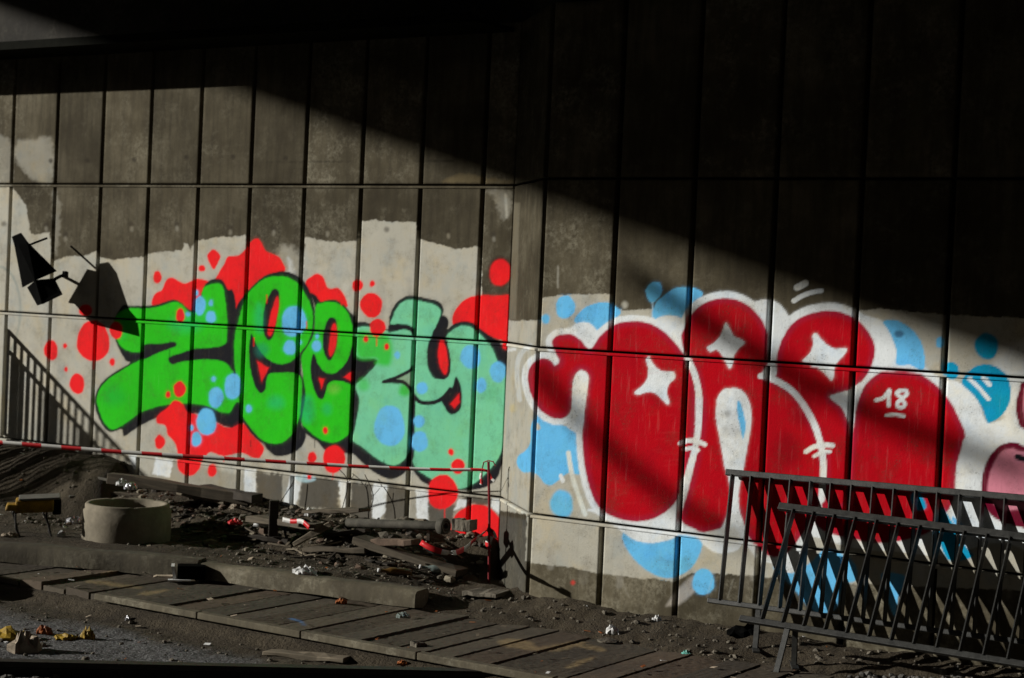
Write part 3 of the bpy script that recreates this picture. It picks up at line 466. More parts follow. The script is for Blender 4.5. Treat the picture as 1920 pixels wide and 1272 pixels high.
R.poly('K', [(1265, 250), (1310, 250), (1345, 330), (1290, 345), (1262, 300)], TEAL); R.poly('K', [(1395, 350), (1445, 345), (1560, 540), (1600, 600), (1460, 615), (1400, 430)], TEAL); R.poly('K', [(1490, 380), (1540, 420), (1560, 470), (1500, 420)], BLU)
for k in range(8): R.line('H', [(60+k*190+random.uniform(-40, 40), 700), (60+k*190+random.uniform(-40, 40), 700+random.uniform(60, 220))], random.uniform(6, 14), GREY, soft=2, a=.22)
R.ell('P', 1074, 1093, 4, 4, RED, soft=3, a=.6)

def grid_panel(parent, name, o, ux, uz, depth, w_, h_, paint, step=.008, bev=.005, mat=None, tone=1.0):
    """a cast panel: dense face carrying the paint, chamfered edge and returns into the joint"""
    o = np.array(o, float); ux = np.array(ux, float); uz = np.array(uz, float); nn = np.cross(ux, uz)   # outward
    nu, nv = max(2, int(round(w_/step))), max(2, int(round(h_/step)))
    u = np.concatenate([[0], np.linspace(bev, w_-bev, nu-1), [w_]]); v = np.concatenate([[0], np.linspace(bev, h_-bev, nv-1), [h_]])
    UU, VV = np.meshgrid(u, v); dd = np.zeros_like(UU); dd[0, :] = dd[-1, :] = -bev; dd[:, 0] = dd[:, -1] = -bev
    V = o+UU.ravel()[:, None]*ux+VV.ravel()[:, None]*uz+dd.ravel()[:, None]*nn
    c, r = len(u), len(v); i = np.arange((r-1)*(c-1)); a = (i//(c-1))*c+i % (c-1); Q = np.stack([a, a+1, a+c+1, a+c], 1)
    # rim back into the joint
    loop = np.concatenate([np.arange(c), np.arange(1, r)*c+c-1, (r-1)*c+np.arange(c-2, -1, -1), np.arange(r-2, 0, -1)*c])
    V2 = V[loop]-nn*depth; k = len(V); m_ = len(loop); j = np.arange(m_); Q2 = np.stack([loop, k+j, k+(j+1) % m_, loop[(j+1) % m_]], 1)
    VA = np.concatenate([V, V2]); QA = np.concatenate([Q, Q2])
    base = o+ux*w_/2+uz*h_/2
    me = bpy.data.meshes.new(name); me.vertices.add(len(VA)); me.vertices.foreach_set('co', (VA-base).ravel()); me.loops.add(QA.size); me.loops.foreach_set('vertex_index', QA.ravel().astype(np.int32))
    me.polygons.add(len(QA)); me.polygons.foreach_set('loop_start', np.arange(0, QA.size, 4, dtype=np.int32)); me.polygons.foreach_set('loop_total', np.full(len(QA), 4, np.int32)); me.update(calc_edges=True); me.validate()
    at = me.color_attributes.new('paint', 'FLOAT_COLOR', 'POINT'); RG = np.zeros((len(VA), 4))
    if paint is not None:
        x, y = to_px(VA); C_, A_ = paint.apply(x, y); A_[k:] *= .0; C_ = C_*tone; RG[:, :3] = C_; RG[:, 3] = A_
    at.data.foreach_set('color', RG.ravel()); me.materials.append(mat or M_PAINT)
    ob = bpy.data.objects.new(name, me); COL.objects.link(ob); ob.parent = parent; ob.location = Vector(base)-wloc(parent); return ob

# ------------------------------------------------------------------ walls
GW = .030; GH = .014; DEPTH = .05; PW = .4962
ROWS = [(-.35, .571), (.571, 1.560), (1.560, 2.560), (2.560, 3.60)]
wl = thing('concrete_wall', (-2.5, .4, 0), 'concrete abutment wall with green bubble lettering and red splashes', 'wall')
g = G(); g.box((-6.5, .25+DEPTH, 2.54), (6.9, 0, 0), (0, .25, 0), (0, 0, 5.04)); g.make(wl, 'wall_core', M_DARKC)
xs = [.0]+[-.241-k*PW for k in range(12)]
for i in range(len(xs)-1):
    x1, x0 = xs[i], xs[i+1]; far = x1 < -5.0
    a_ = x0+GW/2; b_ = x1-(GW/2 if i else 0.0)
    for z0, z1 in ROWS:
        st = .008 if not far and z0 < 2.5 else .03
        if z0 >= 2.5: st = .012 if not far else .05
        grid_panel(wl, 'panel', (a_, YL, z0+GH/2), (1, 0, 0), (0, 0, 1), DEPTH, b_-a_, z1-z0-GH, L, st)
def joint_strip(parent, p0, ux, ln, z, paint, top=False):
    grid_panel(parent, 'joint_strip', Vector(p0)+Vector((0, 0, z-.022)), ux, (0, 0, 1), DEPTH, ln, .016, paint, .009, .002)
for z in (.571, 1.560, 2.560): joint_strip(wl, (-6.2, YL-.007, 0), (1, 0, 0), 6.195, z, L)
wr = thing('concrete_wall', (2.4, -.2, 0), 'concrete abutment wall with dark red rounded lettering outlined in white', 'wall')
g = G(); g.add([(XR+.03, YR+DEPTH, -.5), (10, YR+DEPTH, -.5), (10, .6, -.5), (.05, .6, -.5), (.05, .05, -.5)]+[(XR+.03, YR+DEPTH, 7.58), (10, YR+DEPTH, 7.58), (10, .6, 7.58), (.05, .6, 7.58), (.05, .05, 7.58)], [(4, 3, 2, 1, 0), (5, 6, 7, 8, 9)]+[(k, (k+1) % 5, 5+(k+1) % 5, 5+k) for k in range(5)]); g.make(wr, 'wall_core', M_DARKC)
for i in range(8):
    x0 = XR+i*PW+GW/2-(0.0 if i else 0.0); x1 = XR+(i+1)*PW-GW/2; far = i > 6
    for z0, z1 in ROWS: grid_panel(wr, 'panel', (x0, YR, z0+GH/2), (1, 0, 0), (0, 0, 1), DEPTH, x1-x0, z1-z0-GH, R, .03 if far or z0 > 2.4 else .008)
for z in (.571, 1.560): joint_strip(wr, (XR+.004, YR-.007, 0), (1, 0, 0), 3.9, z, R)
ret = Vector((XR-.02, YR+.012, 0))-Vector((.003, -.003, 0)); rl = ret.length; ru = ret.normalized()
for z0, z1 in ROWS: grid_panel(wr, 'panel', (.003, -.003, z0+GH/2), tuple(ru), (0, 0, 1), DEPTH, rl-.006, z1-z0-GH, R, .009 if z0 < 2.4 else .03, .005, M_PAINT2, .62)  # paint toned down too, so the sunward face looks no brighter
for z in (.571, 1.560): joint_strip(wr, Vector((.003, -.003, 0))+Vector((ru.y, -ru.x, 0))*.007, tuple(ru), rl-.01, z, R)
# ledge: steel channel along the head of the left wall
lg = thing('steel_ledge', (-3, 0, 3.5), 'dark steel ledge running along the top of the left concrete wall', 'ledge')
g = G(); g.box((-6.1, -.25, 3.545), (6.05, 0, 0), (0, .245, 0), (0, 0, .012)); g.make(lg, 'plate', M_LEDGE)
g = G(); g.box((-6.1, -.492, 3.548), (6.05, 0, 0), (0, .008, 0), (0, 0, .030)); g.make(lg, 'lip', M_LEDGE)
# bridge deck overhead and the abutment across the passage
ZD = 7.6
dk = thing('bridge_deck', (4, -6, ZD), 'dark concrete bridge deck spanning above both graffiti walls', 'bridge')
def up_sun(p, z): return p+SUN*((z-p.z)/SUN.z)
qa = up_sun(at_y(500, 196, YL), ZD); qb = up_sun(at_y(1900, 700, YR), ZD); qd = (qb-qa)/(qb.y-qa.y)
e0 = qa+qd*(2.5-qa.y); e1 = qa+qd*(-27.5-qa.y)
P4 = [(e0[0], e0[1]), (e1[0], e1[1]), (45, -27.5), (45, 2.5)]
g = G(); g.add([(x, y, ZD) for x, y in P4]+[(x, y, ZD+.9) for x, y in P4], [(3, 2, 1, 0), (4, 5, 6, 7)]+[(k, (k+1) % 4, 4+(k+1) % 4, 4+k) for k in range(4)]); g.make(dk, 'slab', M_DARKC)
oa = thing('concrete_wall', (12, -24.2, 0), 'dark concrete abutment wall across the passage facing the graffiti', 'wall')
g = G(); g.box((24, -25, 3.2), (21, 0, 0), (0, .8, 0), (0, 0, 4.38)); g.make(oa, 'wall_core', M_DARKC)
oe = thing('concrete_wall', (44, -12, 0), 'dark concrete end wall closing the passage under the deck', 'wall')
g = G(); g.box((44, -12, 3.2), (.8, 0, 0), (0, 12, 0), (0, 0, 4.38)); g.make(oe, 'wall_core', M_DARKC)

# unseen earth bank added to block sky light at the open side
ridge = [(-22, 6, 9.5), (-38, 4, 12.5), (-48, -10, 14), (-48, -28, 13.2), (-42, -46, 15), (-24, -58, 16), (-8, -60, 15), (2, -44, 11), (5, -29, 9)]
g = G(); rv = spline(np.array(ridge, float), False, 8)
for k, q in enumerate(rv):
    c0 = Vector((0, -12, 0)); o_ = (Vector((q[0], q[1], 0))-c0).normalized(); h_ = q[2]+.5*math.sin(k*1.7)+.3*math.sin(k*4.1)
    for u_, v_ in ((-7, -1.0), (-3.5, .45), (0, 1.0), (5, .95), (9, -.1)): g.V.append(Vector((q[0], q[1], 0))+o_*u_*(.6 if k > len(rv)-10 or k < 6 else 1)+UPZ*(h_*v_ if v_ > 0 else v_))
g.F = [(k*5+j, (k+1)*5+j, (k+1)*5+j+1, k*5+j+1) for k in range(len(rv)-1) for j in range(4)]; g.M = [0]*len(g.F)
o = g.make(None, 'sky_block_bank', M_DIRT, True); tag(o, 'unseen dark earth bank added to block sky light at the open side', 'sky_block_bank', None, 'structure')

# ------------------------------------------------------------------ ground
def sm(a, b, x): t = max(0., min(1., (x-a)/(b-a))); return t*t*(3-2*t)
def kerb_n(s): return 1.615+(s+2.80)*(.994-1.615)/(2.894)      # front line of the kerb, distance from the wall
WALK0, WALK1 = 1.02, 2.10
def gh(x, y):
    n = -y; h = 0.0
    # bed behind the kerb (left) : rises to the wall
    kb = kerb_n(x)-.08
    if x < .75:
        b = .11+.22*sm(.60, .02, n)
        b += .15*sm(.55, .05, n)*sm(-3.22, -3.38, x)+.06*sm(1.1, .3, n)*sm(-3.2, -3.6, x)
        f = sm(kb+.04, kb-.10, n)
        left = f*(b*sm(-.02, -.55, x)+(.06*sm(.6, .1, x)+.25*sm(.17, .02, n)*sm(.06, -.02, x))*sm(-.55, -.02, x))
    else: left = 0
    right = (.09-.09*sm(.55, 1.05, n))*sm(.0, .55, x)
    h = max(left, right) if n < 1.9 else 0
    h -= .035*sm(.95, 1.15, n)*(1 if n > kb else 0)*(1 if x > -6 else 0)
    h -= .055*sm(2.08, 2.2, n)
    d = math.hypot(x, y); bump_ = .014*math.sin(x*7.3+y*3.1)*math.sin(y*9.7-x*2.2)+.010*math.sin(x*17+y*23)*math.sin(x*29-y*13)
    if n < 1.0 or n > 2.25: h += bump_*(1.0 if n < 1 else .5)
    return h
def axis(fine0, fine1, st, lo, hi):
    a = list(np.arange(fine0, fine1, st)); k = fine0; s_ = st
    L_ = []
    while k > lo: s_ *= 1.35; k -= s_; L_.append(k)
    k = a[-1]; s_ = st; R_ = []
    while k < hi: s_ *= 1.35; k += s_; R_.append(k)
    return L_[::-1]+a+R_
gx = axis(-5.4, 4.6, .04, -140, 140); gy = axis(-5.6, .10, .04, -140, 60)
V = [(x, y, gh(x, y)+random.gauss(0, .0025)) for y in gy for x in gx]; c = len(gx)
Fc = [(j*c+i, j*c+i+1, (j+1)*c+i+1, (j+1)*c+i) for j in range(len(gy)-1) for i in range(c-1)]
gr = part(None, 'ground', V, Fc, M_DIRT, True, (0, 0, 0)); tag(gr, 'brown dirt ground strewn with grit below the walls', 'ground', None, 'structure')
def gz(x, y): return gh(x, y)
def on_ground(px, py, it=12):
    z = 0.05
    for _ in range(it):
        p = at_z(px, py, z); z = .5*z+.5*gh(p.x, p.y)
    return at_z(px, py, z)

# walkway of narrow slabs, and its edging
wk = bpy.data.objects.new('walkway', None); COL.objects.link(wk); wk.location = (0, -1.5, 0); wk['kind'] = 'structure'
tag(wk, 'walkway of narrow weathered slabs laid across its width', 'walkway')
x = -6.2; i = 0; WS = Paint()
for f_ in ([(190, 1077), (210, 1071), (236, 1076)], [(160, 1091), (180, 1089), (262, 1100), (258, 1104), (200, 1098)], [(262, 1112), (310, 1106), (310, 1110), (268, 1116)], [(352, 1092), (385, 1086), (385, 1090), (356, 1096)],
           [(940, 1200), (985, 1200), (1010, 1220), (940, 1210)], [(1010, 1215), (1080, 1203), (1100, 1206), (1040, 1222)], [(1060, 1250), (1110, 1232), (1112, 1236), (1075, 1252)], [(1080, 1208), (1130, 1215), (1130, 1222), (1090, 1214)]):
    WS.poly('P', f_, alb((118, 102, 70), .5), soft=3, a=.6, rag=3)
WS.poly('P', [(500, 1172), (520, 1175), (540, 1178), (510, 1180)], alb((60, 120, 190), .5), soft=2, a=.7); WS.line('P', [(545, 1160), (565, 1166), (570, 1172)], 3, alb((60, 120, 190), .5), soft=1.5, a=.6)
def slab_mesh(x0, x1, n0, n1, z, tilt):
    me = bpy.data.meshes.new('slab'); nu, nv = max(3, int((x1-x0)/.02)), int((n1-n0)/.02); V = []; k = 0
    for j in range(nv+1):
        for q in range(nu+1):
            X = x0+(x1-x0)*q/nu; Y = -n1+(n1-n0)*j/nv; V.append((X, Y, z+tilt*(q/nu-.5)+random.gauss(0, .0008)))
    Fq = [(j*(nu+1)+q, j*(nu+1)+q+1, (j+1)*(nu+1)+q+1, (j+1)*(nu+1)+q) for j in range(nv) for q in range(nu)]
    nb = len(V); lp = [q for q in range(nu+1)]+[j*(nu+1)+nu for j in range(1, nv+1)]+[nv*(nu+1)+q for q in range(nu-1, -1, -1)]+[j*(nu+1) for j in range(nv-1, 0, -1)]
    V += [(V[a][0], V[a][1], z-.05) for a in lp]; m_ = len(lp); Fq += [(lp[a], nb+a, nb+(a+1) % m_, lp[(a+1) % m_]) for a in range(m_)]
    return V, Fq
while x < 4.4:
    wd = random.choice([.20, .205, .21, .195, .42 if random.random() < .08 else .2]); z = random.uniform(-.008, .010)
    n0 = WALK0 + random.uniform(-.02, .02)+(.0 if x > -.2 else 0); n1 = WALK1-.06
    V, Fq = slab_mesh(x+.010, x+wd-.010, n0, n1, z, random.uniform(-.012, .012)); o = part(wk, 'slab', V, Fq, M_SLAB)
    A_ = np.array(V); X_, Y_ = to_px(A_); C_, Al = WS.apply(X_, Y_); at = o.data.color_attributes.new('paint', 'FLOAT_COLOR', 'POINT'); at.data.foreach_set('color', np.concatenate([C_, Al[:, None]], 1).ravel())
    x += wd
x = -1.42
while x < 4.2:
    ln = random.uniform(.75, .85); g = G(); g.box((x+ln/2, -(WALK1-.022), .0), (ln/2-.004, 0, 0), (0, .026, 0), (0, 0, .018+random.uniform(-.003, .004))); bevel(g.make(wk, 'edging_stone', M_KERB), .005); x += ln

# long kerb beams lying skew on the walkway's far side
def kerb_beam(pa, pb, wd, ht, label, mat):
    a = at_z(*pa, 0.008); b = at_z(*pb, 0.008); d = (b-a).normalized(); nrm = Vector((-d.y, d.x, 0))
    nseg = max(4, int((b-a).length/.08)); g = G(); prof = [(0, 0), (0, ht-.02), (.02, ht), (wd-.02, ht), (wd, ht-.02), (wd, -.02)]
    for k in range(nseg+1):
        p = a+(b-a)*k/nseg
        for (u_, v_) in prof:
            e = .006*math.sin(k*.9+u_*40)+random.gauss(0, .0015); g.V.append(p+nrm*(u_+e)+UPZ*(v_+.004*math.sin(k*.7+v_*30)+random.gauss(0, .001)))
    m_ = len(prof)
    for k in range(nseg):
        for j in range(m_): g.F.append((k*m_+j, (k+1)*m_+j, (k+1)*m_+(j+1) % m_, k*m_+(j+1) % m_))
    g.F.append(tuple(range(m_))); g.F.append(tuple(nseg*m_+j for j in range(m_))[::-1]); g.M = [0]*len(g.F)
    o = g.make(None, 'kerb_stone', mat, True, at=a); md = o.modifiers.new('edge', 'EDGE_SPLIT'); md.split_angle = math.radians(50); return tag(o, label, 'kerb')
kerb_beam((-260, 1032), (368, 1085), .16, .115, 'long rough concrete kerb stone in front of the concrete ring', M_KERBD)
kerb_beam((372, 1087), (778, 1141), .17, .10, 'long rough concrete kerb stone with a white rag lying on it', M_KERB)

# ------------------------------------------------------------------ barriers
def barrier(TL, TRd, BL, BRd, length, nbars, first, pitch, label, legs=(), group='steel barriers leaning on the wall', rail=.017, barw=.024, thick=.003, topo=.03, endbar=False):
    """TL/BL corner points, TRd/BRd unit directions along the rails"""
    t = thing('crowd_barrier', BL, label, 'barrier', group)
    down = (BL-TL).normalized(); nrm = TRd.cross(down).normalized()
    if nrm.y > 0: nrm = -nrm
    g = G(); g.bar(TL, TL+TRd*length, down*rail, nrm*.016); bevel(g.make(t, 'top_rail', M_STEEL), .004)
    g = G(); g.bar(BL, BL+BRd*length, down*rail*.8, nrm*.016); bevel(g.make(t, 'bottom_rail', M_STEEL), .004)
    for k in range(nbars):
        s_ = first+k*pitch; a = TL+TRd*s_+down*rail*.6; b = BL+BRd*(s_+topo)-down*rail*.4
        g = G(); g.bar(a, b, TRd*thick, nrm*barw); g.make(t, 'bar', M_STEEL)
    for s_, foot in legs:
        a = BL+BRd*s_; f = Vector(foot); f.z = gz(f.x, f.y)-.01 if f.y < -.56 else f.z
        g = G(); g.bar(a, f, TRd*.014, nrm*.008)
        d = Vector((.05, -.09, 0)); g.bar(f+Vector((0, 0, .012))-d, f+Vector((0, 0, .012))+d, Vector((.016, .008, 0)), Vector((0, 0, .005))); g.make(t, 'leg', M_STEEL)
    return t
TL = at_y(1362, 886, YR-.045); T2 = at_y(1900, 933, YR-.045); BL_ = at_y(1328, 1126, YR-.24); B2 = at_y(1545, 1150, YR-.24)
d1 = (T2-TL).normalized(); d2 = Vector((d1.x, d1.y, (B2-BL_).normalized().z*.5)).normalized()
barrier(TL, d1, BL_, d1, 2.3, 19, .040, .1165, 'dark steel bar barrier leaning flat against the red lettered wall, behind the other one', [(.30, BL_+d1*.30+Vector((0, -.02, -.2))), (1.9, BL_+d1*1.9+Vector((0, -.02, -.2)))])
TL = at_y(1461, 950, YR-.135); T2 = at_y(1918, 1008, YR-.135); BL_ = at_y(1388, 1160, YR-.50); B2 = at_y(1779, 1224, YR-.50)
d1 = (T2-TL).normalized(); d2 = (B2-BL_).normalized()
barrier(TL, d1, BL_, d2, 2.2, 18, .090, .1165, 'dark steel bar barrier tilted in front of another barrier, foot out on the dirt', [(.27, BL_+d2*.27+Vector((-.02, -.10, -.2))), (.31, BL_+d2*.31+Vector((-.05, .12, -.2))), (1.75, BL_+d2*1.75+Vector((-.02, -.1, -.2)))], rail=.020)
# the one beyond the left edge of the view, standing square to the wall and throwing its shadow on it
wa_, wb_ = at_y(24, 630, YL), at_y(232, 852, YL); h_ = -SUN.y
qa_ = wa_+SUN*(.22/h_); ab_ = (qa_.z-.02-wb_.z)*h_/SUN.z; qb_ = wb_+SUN*(ab_/h_); dd = (qb_-qa_).normalized(); p0 = qa_-dd*.10
bl0 = p0+Vector((0, 0, -.80))
barrier(p0, dd, bl0, dd, 2.4, 20, .03, .115, 'steel bar barrier standing out from the wall left of the green lettering', [(.3, (bl0+dd*.3)+Vector((0, 0, -.4))), (2.1, (bl0+dd*2.1)+Vector((0, 0, -.6)))], group='steel barriers standing beside the wall', topo=0, barw=.009, thick=.006, rail=.011)
p1 = p0+Vector((-.05, -.03, -.13))+dd*.05; bl1 = bl0+Vector((-.05, -.03, -.06))+dd*.05
barrier(p1, dd, bl1, dd, 2.4, 24, .06, .096, 'second steel bar barrier standing close beside the one by the wall, slightly lower', [(.4, (bl1+dd*.4)+Vector((0, 0, -.4))), (2.0, (bl1+dd*2.0)+Vector((0, 0, -.6)))], group='steel barriers standing beside the wall', topo=0, barw=.009, thick=.006, rail=.011)

# ------------------------------------------------------------------ wall lamp housing (dark folded metal on an arm)
def lamp():
    A0 = .30
    def P_(x, y, a): return at_y(x, y, -a)
    t = thing('wall_lamp', at_y(120, 515, -.0), 'black angular metal lamp housing on a short bracket, casting a shadow on the wall', 'lamp')
    th = Vector((0, .006, 0))
    def plate(name, pts, mat=M_BLACK):
        n = len(pts); g = G(); nn = (pts[1]-pts[0]).cross(pts[2]-pts[0]).normalized()*.005
        g.add([p-nn for p in pts]+[p+nn for p in pts], [tuple(range(n))[::-1], tuple(range(n, 2*n))]+[(k, (k+1) % n, n+(k+1) % n, n+k) for k in range(n)]); return g.make(t, name, mat)
    rt = P_(36, 459, .37); rb = P_(67, 526, .38)           # folded ridge
    plate('shade_wing', [P_(28, 460, .30), rt, rb, P_(43, 539, .19)])
    plate('shade_wing', [rt, P_(52, 455, .36), P_(106, 509, .26), rb])
    plate('cap', [P_(23, 444, .345), P_(39, 437, .36), P_(54, 458, .36), P_(29, 464, .34)])
    lb = P_(80, 570, .39)
    plate('lower_box', [P_(52, 539, .19), rb, lb, P_(71, 573, .22)]); plate('lower_box', [rb, P_(102, 523, .27), P_(117, 552, .30), lb])
    g = G(); g.tube([P_(52, 461, .28), P_(72, 453, .18), P_(88, 447, .10)], .0085, 8); g.make(t, 'upper_rod', M_BLACK)
    g = G(); g.tube([P_(92, 530, .26), P_(108, 521, .10), at_y(120, 515, .045)], .013, 8); g.make(t, 'arm', M_BLACK)
    g = G(); g.box(at_y(121, 514, -.006), (.018, 0, 0), (0, .006, 0), (0, 0, .022)); g.make(t, 'wall_plate', M_BLACK)
lamp()

# ------------------------------------------------------------------ red post, barrier tape
pb_ = at_z(917, 1100, .035); yb = pb_.y
pt_ = Vector((pb_.x, pb_.y, 0)); 
def yp(px, py): return at_y(px, py, yb)
post = thing('tape_post', (pb_.x, pb_.y, gz(pb_.x, pb_.y)), 'thin red iron post with a bent wire loop on top, wrapped in torn tape', 'post')
g = G(); top = yp(916, 866); g.tube([(pb_.x, pb_.y, gz(pb_.x, pb_.y)-.05), ((pb_.x+top.x)/2, pb_.y, .5), top], .0085, 10); g.make(post, 'rod', M_REDP)
g = G(); g.tube([yp(903, 905), yp(904, 880), yp(907, 867), yp(916, 864), yp(925, 866), yp(929, 874)], .004, 8); g.make(post, 'wire_loop', M_REDP)
def ribbon(name, pts, wd, seglen, label, parent=None, twist=None, first=0, cat='tape', up=None):
    pts = spline(np.array([list(p) for p in pts]), False, 14); V = []; Fq = []; Mi = []; L_ = 0
    # resample so that colour changes fall on segment ends
    dist = np.concatenate([[0], np.cumsum(np.linalg.norm(np.diff(pts, axis=0), axis=1))]); tot = dist[-1]; N_ = int(tot/(seglen/6))
    S = np.linspace(0, N_*(seglen/6), N_+1); Q = np.stack([np.interp(S, dist, pts[:, k]) for k in range(3)], 1)
    for k, p in enumerate(Q):
        t_ = Vector(Q[min(k+1, N_)]-Q[max(k-1, 0)]).normalized(); f = (twist(S[k]/tot) if twist else 0); sd = t_.cross(Vector((0, 1, 0)) if up is None else up).normalized(); sd2 = t_.cross(sd)
        hv = (sd*math.cos(f)+sd2*math.sin(f))*wd/2; p = Vector(p); nn = t_.cross(hv).normalized()*.0008
        V += [p-hv-nn, p+hv-nn, p+hv+nn, p-hv+nn]
    for k in range(N_):
        for j in range(4): Fq.append((k*4+j, k*4+(j+1) % 4, k*4+4+(j+1) % 4, k*4+4+j)); Mi.append((k//6+first) % 2)
    Fq += [(3, 2, 1, 0), (N_*4, N_*4+1, N_*4+2, N_*4+3)]; Mi += [0, 0]
    o = part(parent, name, V, Fq, [M_TR, M_TW], True); o.data.polygons.foreach_set('material_index', Mi)
    if parent is None: tag(o, label, cat)
    return o
tp = [at_depth(-120, 822, 12.5), at_depth(0, 830, 12.25), at_depth(230, 848, 12.0), at_depth(470, 863, 11.75), at_depth(690, 876, 11.45), at_depth(830, 881, 11.2), yp(897, 881), yp(916, 884)]
ribbon('barrier_tape', tp, .031, .152, 'long red and white barrier tape stretched in front of the green lettering', twist=lambda u: .25+.75*max(0, u-.3)*1.2, first=1)
ribbon('tape_end', [yp(903, 888), yp(901, 895), yp(903, 903), yp(901, 911)], .02, .035, '', post, first=1); ribbon('tape_end', [yp(916, 992), yp(921, 1005), yp(914, 1018), yp(919, 1030)], .035, .05, '', post, first=0)
ribbon('tape_end', [yp(914, 990), yp(925, 998), yp(930, 1010)], .022, .05, '', post, first=0); ribbon('tape_end', [yp(917, 888), yp(922, 898), yp(928, 903)], .018, .04, '', post, first=0)
hang = [at_y(789, 1017, -1.0), at_y(806, 1027, -1.0), at_y(828, 1035, -.96), at_y(850, 1037, -.86), at_y(872, 1029, -.66), at_y(892, 1011, -.42), yp(914, 994)]
ribbon('barrier_tape', hang, .032, .145, 'slack red and white tape sagging from the red post over rubble', first=0, twist=lambda u: -.35+.5*u)

# ------------------------------------------------------------------ concrete ring, yellow trestle, timbers, pipes
rc = on_ground(237, 1006); z0 = rc.z-.02
t = thing('concrete_ring', (rc.x, rc.y, z0), 'open concrete shaft ring standing behind the kerb', 'concrete ring')
g = G(); R0 = .292; g.lathe((rc.x, rc.y, z0), [(R0-.045, -.02), (R0-.002, -.02), (R0, .0), (R0+.001, .12), (R0, .205), (R0-.012, .212), (R0-.012, .238), (R0-.020, .248), (R0-.045, .246), (R0-.052, .236), (R0-.052, -.02), (R0-.045, -.02)], 72); 
for k, v in enumerate(g.V):
    j = k % 72; i_ = k//72; e = .0009*math.sin(j*1.9+i_)+.0008*math.sin(j*.7); q = Vector((v.x-rc.x, v.y-rc.y, 0)).normalized(); v += q*e
    if i_ in (5, 6, 7, 8, 9) and j in (9, 23, 56): v.z -= .005; v -= q*.003
g.make(t, 'shell', M_RING, True, (rc.x, rc.y, z0))

def img_frame(px, py, z=None):
    p = on_ground(px, py) if z is None else at_z(px, py, z); d = (EYE-p); d.z = 0; d.normalize(); r = Vector((-d.y, d.x, 0)); return p, r, d    # base, picture right, toward camera
p, r, d = img_frame(66, 1002); 
t = thing('trestle', p, 'yellow metal tray with a grey top standing on bent pipe legs', 'trestle')
zc = p.z+.20
g = G(); g.box(p+UPZ*.19+r*(-.14)+d*.04, r*.055, d*.07, UPZ*.022+r*.006); bevel(g.make(t, 'side_tray', M_YEL), .01)
g = G(); g.box(p+UPZ*zc-UPZ*p.z+r*(-.01), r*.125+UPZ*.006, d*.11, UPZ*.042); bevel(g.make(t, 'tray', M_YEL), .012)
g = G(); g.box(p+UPZ*(.252)+r*.02, r*.135+UPZ*.008, d*.12, UPZ*.007); bevel(g.make(t, 'top_plate', M_GREYP), .005)
g = G(); g.box(p+UPZ*.19+r*.135, r*.028, d*.10, UPZ*.045); bevel(g.make(t, 'motor_block', M_BLACK), .01)
for sx, sy in ((-1, 1), (1, 1), (-1, -1), (1, -1)):
    g = G(); b = p+r*(.10*sx-.03)+d*(.09*sy); g.tube([b+UPZ*.19, b+UPZ*.13+r*(-.012+.01*sy), b+UPZ*.05+r*(.012+.008*sx), b+r*(.03+.01*sy)-UPZ*.02], .0075, 8); g.make(t, 'leg', M_RUST)

def beam(pa, pb, half_w, half_h, mat, label, cat='timber', name='timber_beam', lift=0., group=None, za=None, zb=None, roll_=0., rough=.004):
    a = pa if isinstance(pa, Vector) else on_ground(*pa) if za is None else at_z(*pa, za); b = pb if isinstance(pb, Vector) else on_ground(*pb) if zb is None else at_z(*pb, zb)
    a = a+UPZ*(lift+half_h*.7); b = b+UPZ*(lift+half_h*.7); x_ = (b-a).normalized(); y_ = UPZ.cross(x_).normalized(); z_ = x_.cross(y_)
    y_, z_ = y_*math.cos(roll_)+z_*math.sin(roll_), z_*math.cos(roll_)-y_*math.sin(roll_)
    g = G(); n = 7
    for k in range(n):
        p_ = a+(b-a)*k/(n-1)
        for u_, v_ in ((-1, -1), (1, -1), (1, 1), (-1, 1)): g.V.append(p_+y_*(half_w*u_+random.gauss(0, rough))+z_*(half_h*v_+random.gauss(0, rough)))
    for k in range(n-1):
        for j in range(4): g.F.append((k*4+j, k*4+(j+1) % 4, k*4+4+(j+1) % 4, k*4+4+j))
    g.F += [(3, 2, 1, 0), ((n-1)*4, (n-1)*4+1, (n-1)*4+2, (n-1)*4+3)]; g.M = [0]*len(g.F)
    me_base = (a+b)/2; o = g.make(None, name, mat, at=me_base)
    # local x along the grain for the wood material
    R_ = Matrix((x_, y_, z_)).transposed(); o.data.transform(R_.transposed().to_4x4()); o.rotation_euler = R_.to_euler()
    bevel(o, .004, 1); return tag(o, label, cat, group)
def pipe(pa, pb, r_, mat, label, name='pipe', za=None, zb=None, lift=0, flange=0, group=None):
    a = pa if isinstance(pa, Vector) else (on_ground(*pa) if za is None else at_z(*pa, za))+UPZ*(lift+r_*.8); b = pb if isinstance(pb, Vector) else (on_ground(*pb) if zb is None else at_z(*pb, zb))+UPZ*(lift+r_*.8)
    ax = (b-a).normalized(); L_ = (b-a).length
    t = thing(name, a, label, 'pipe', group); g = G()
    g.lathe(a, [(r_*.72, .002), (r_*.95, 0), (r_, .004), (r_, L_*.5), (r_, L_), (r_*.95, L_+.003), (r_*.72, L_), (r_*.70, L_-.15), (r_*.70, .12), (r_*.72, .002)], 24, ax); g.make(t, 'tube', mat, True)
    if flange:
        g = G(); c_ = b; g.lathe(c_, [(r_+.001, -.05), (flange, -.045), (flange, .0), (flange*.94, .004), (flange*.66, .004), (flange*.62, -.02), (flange*.62, -.05), (r_+.001, -.05)], 28, ax); g.make(t, 'collar', mat, True)
    return t
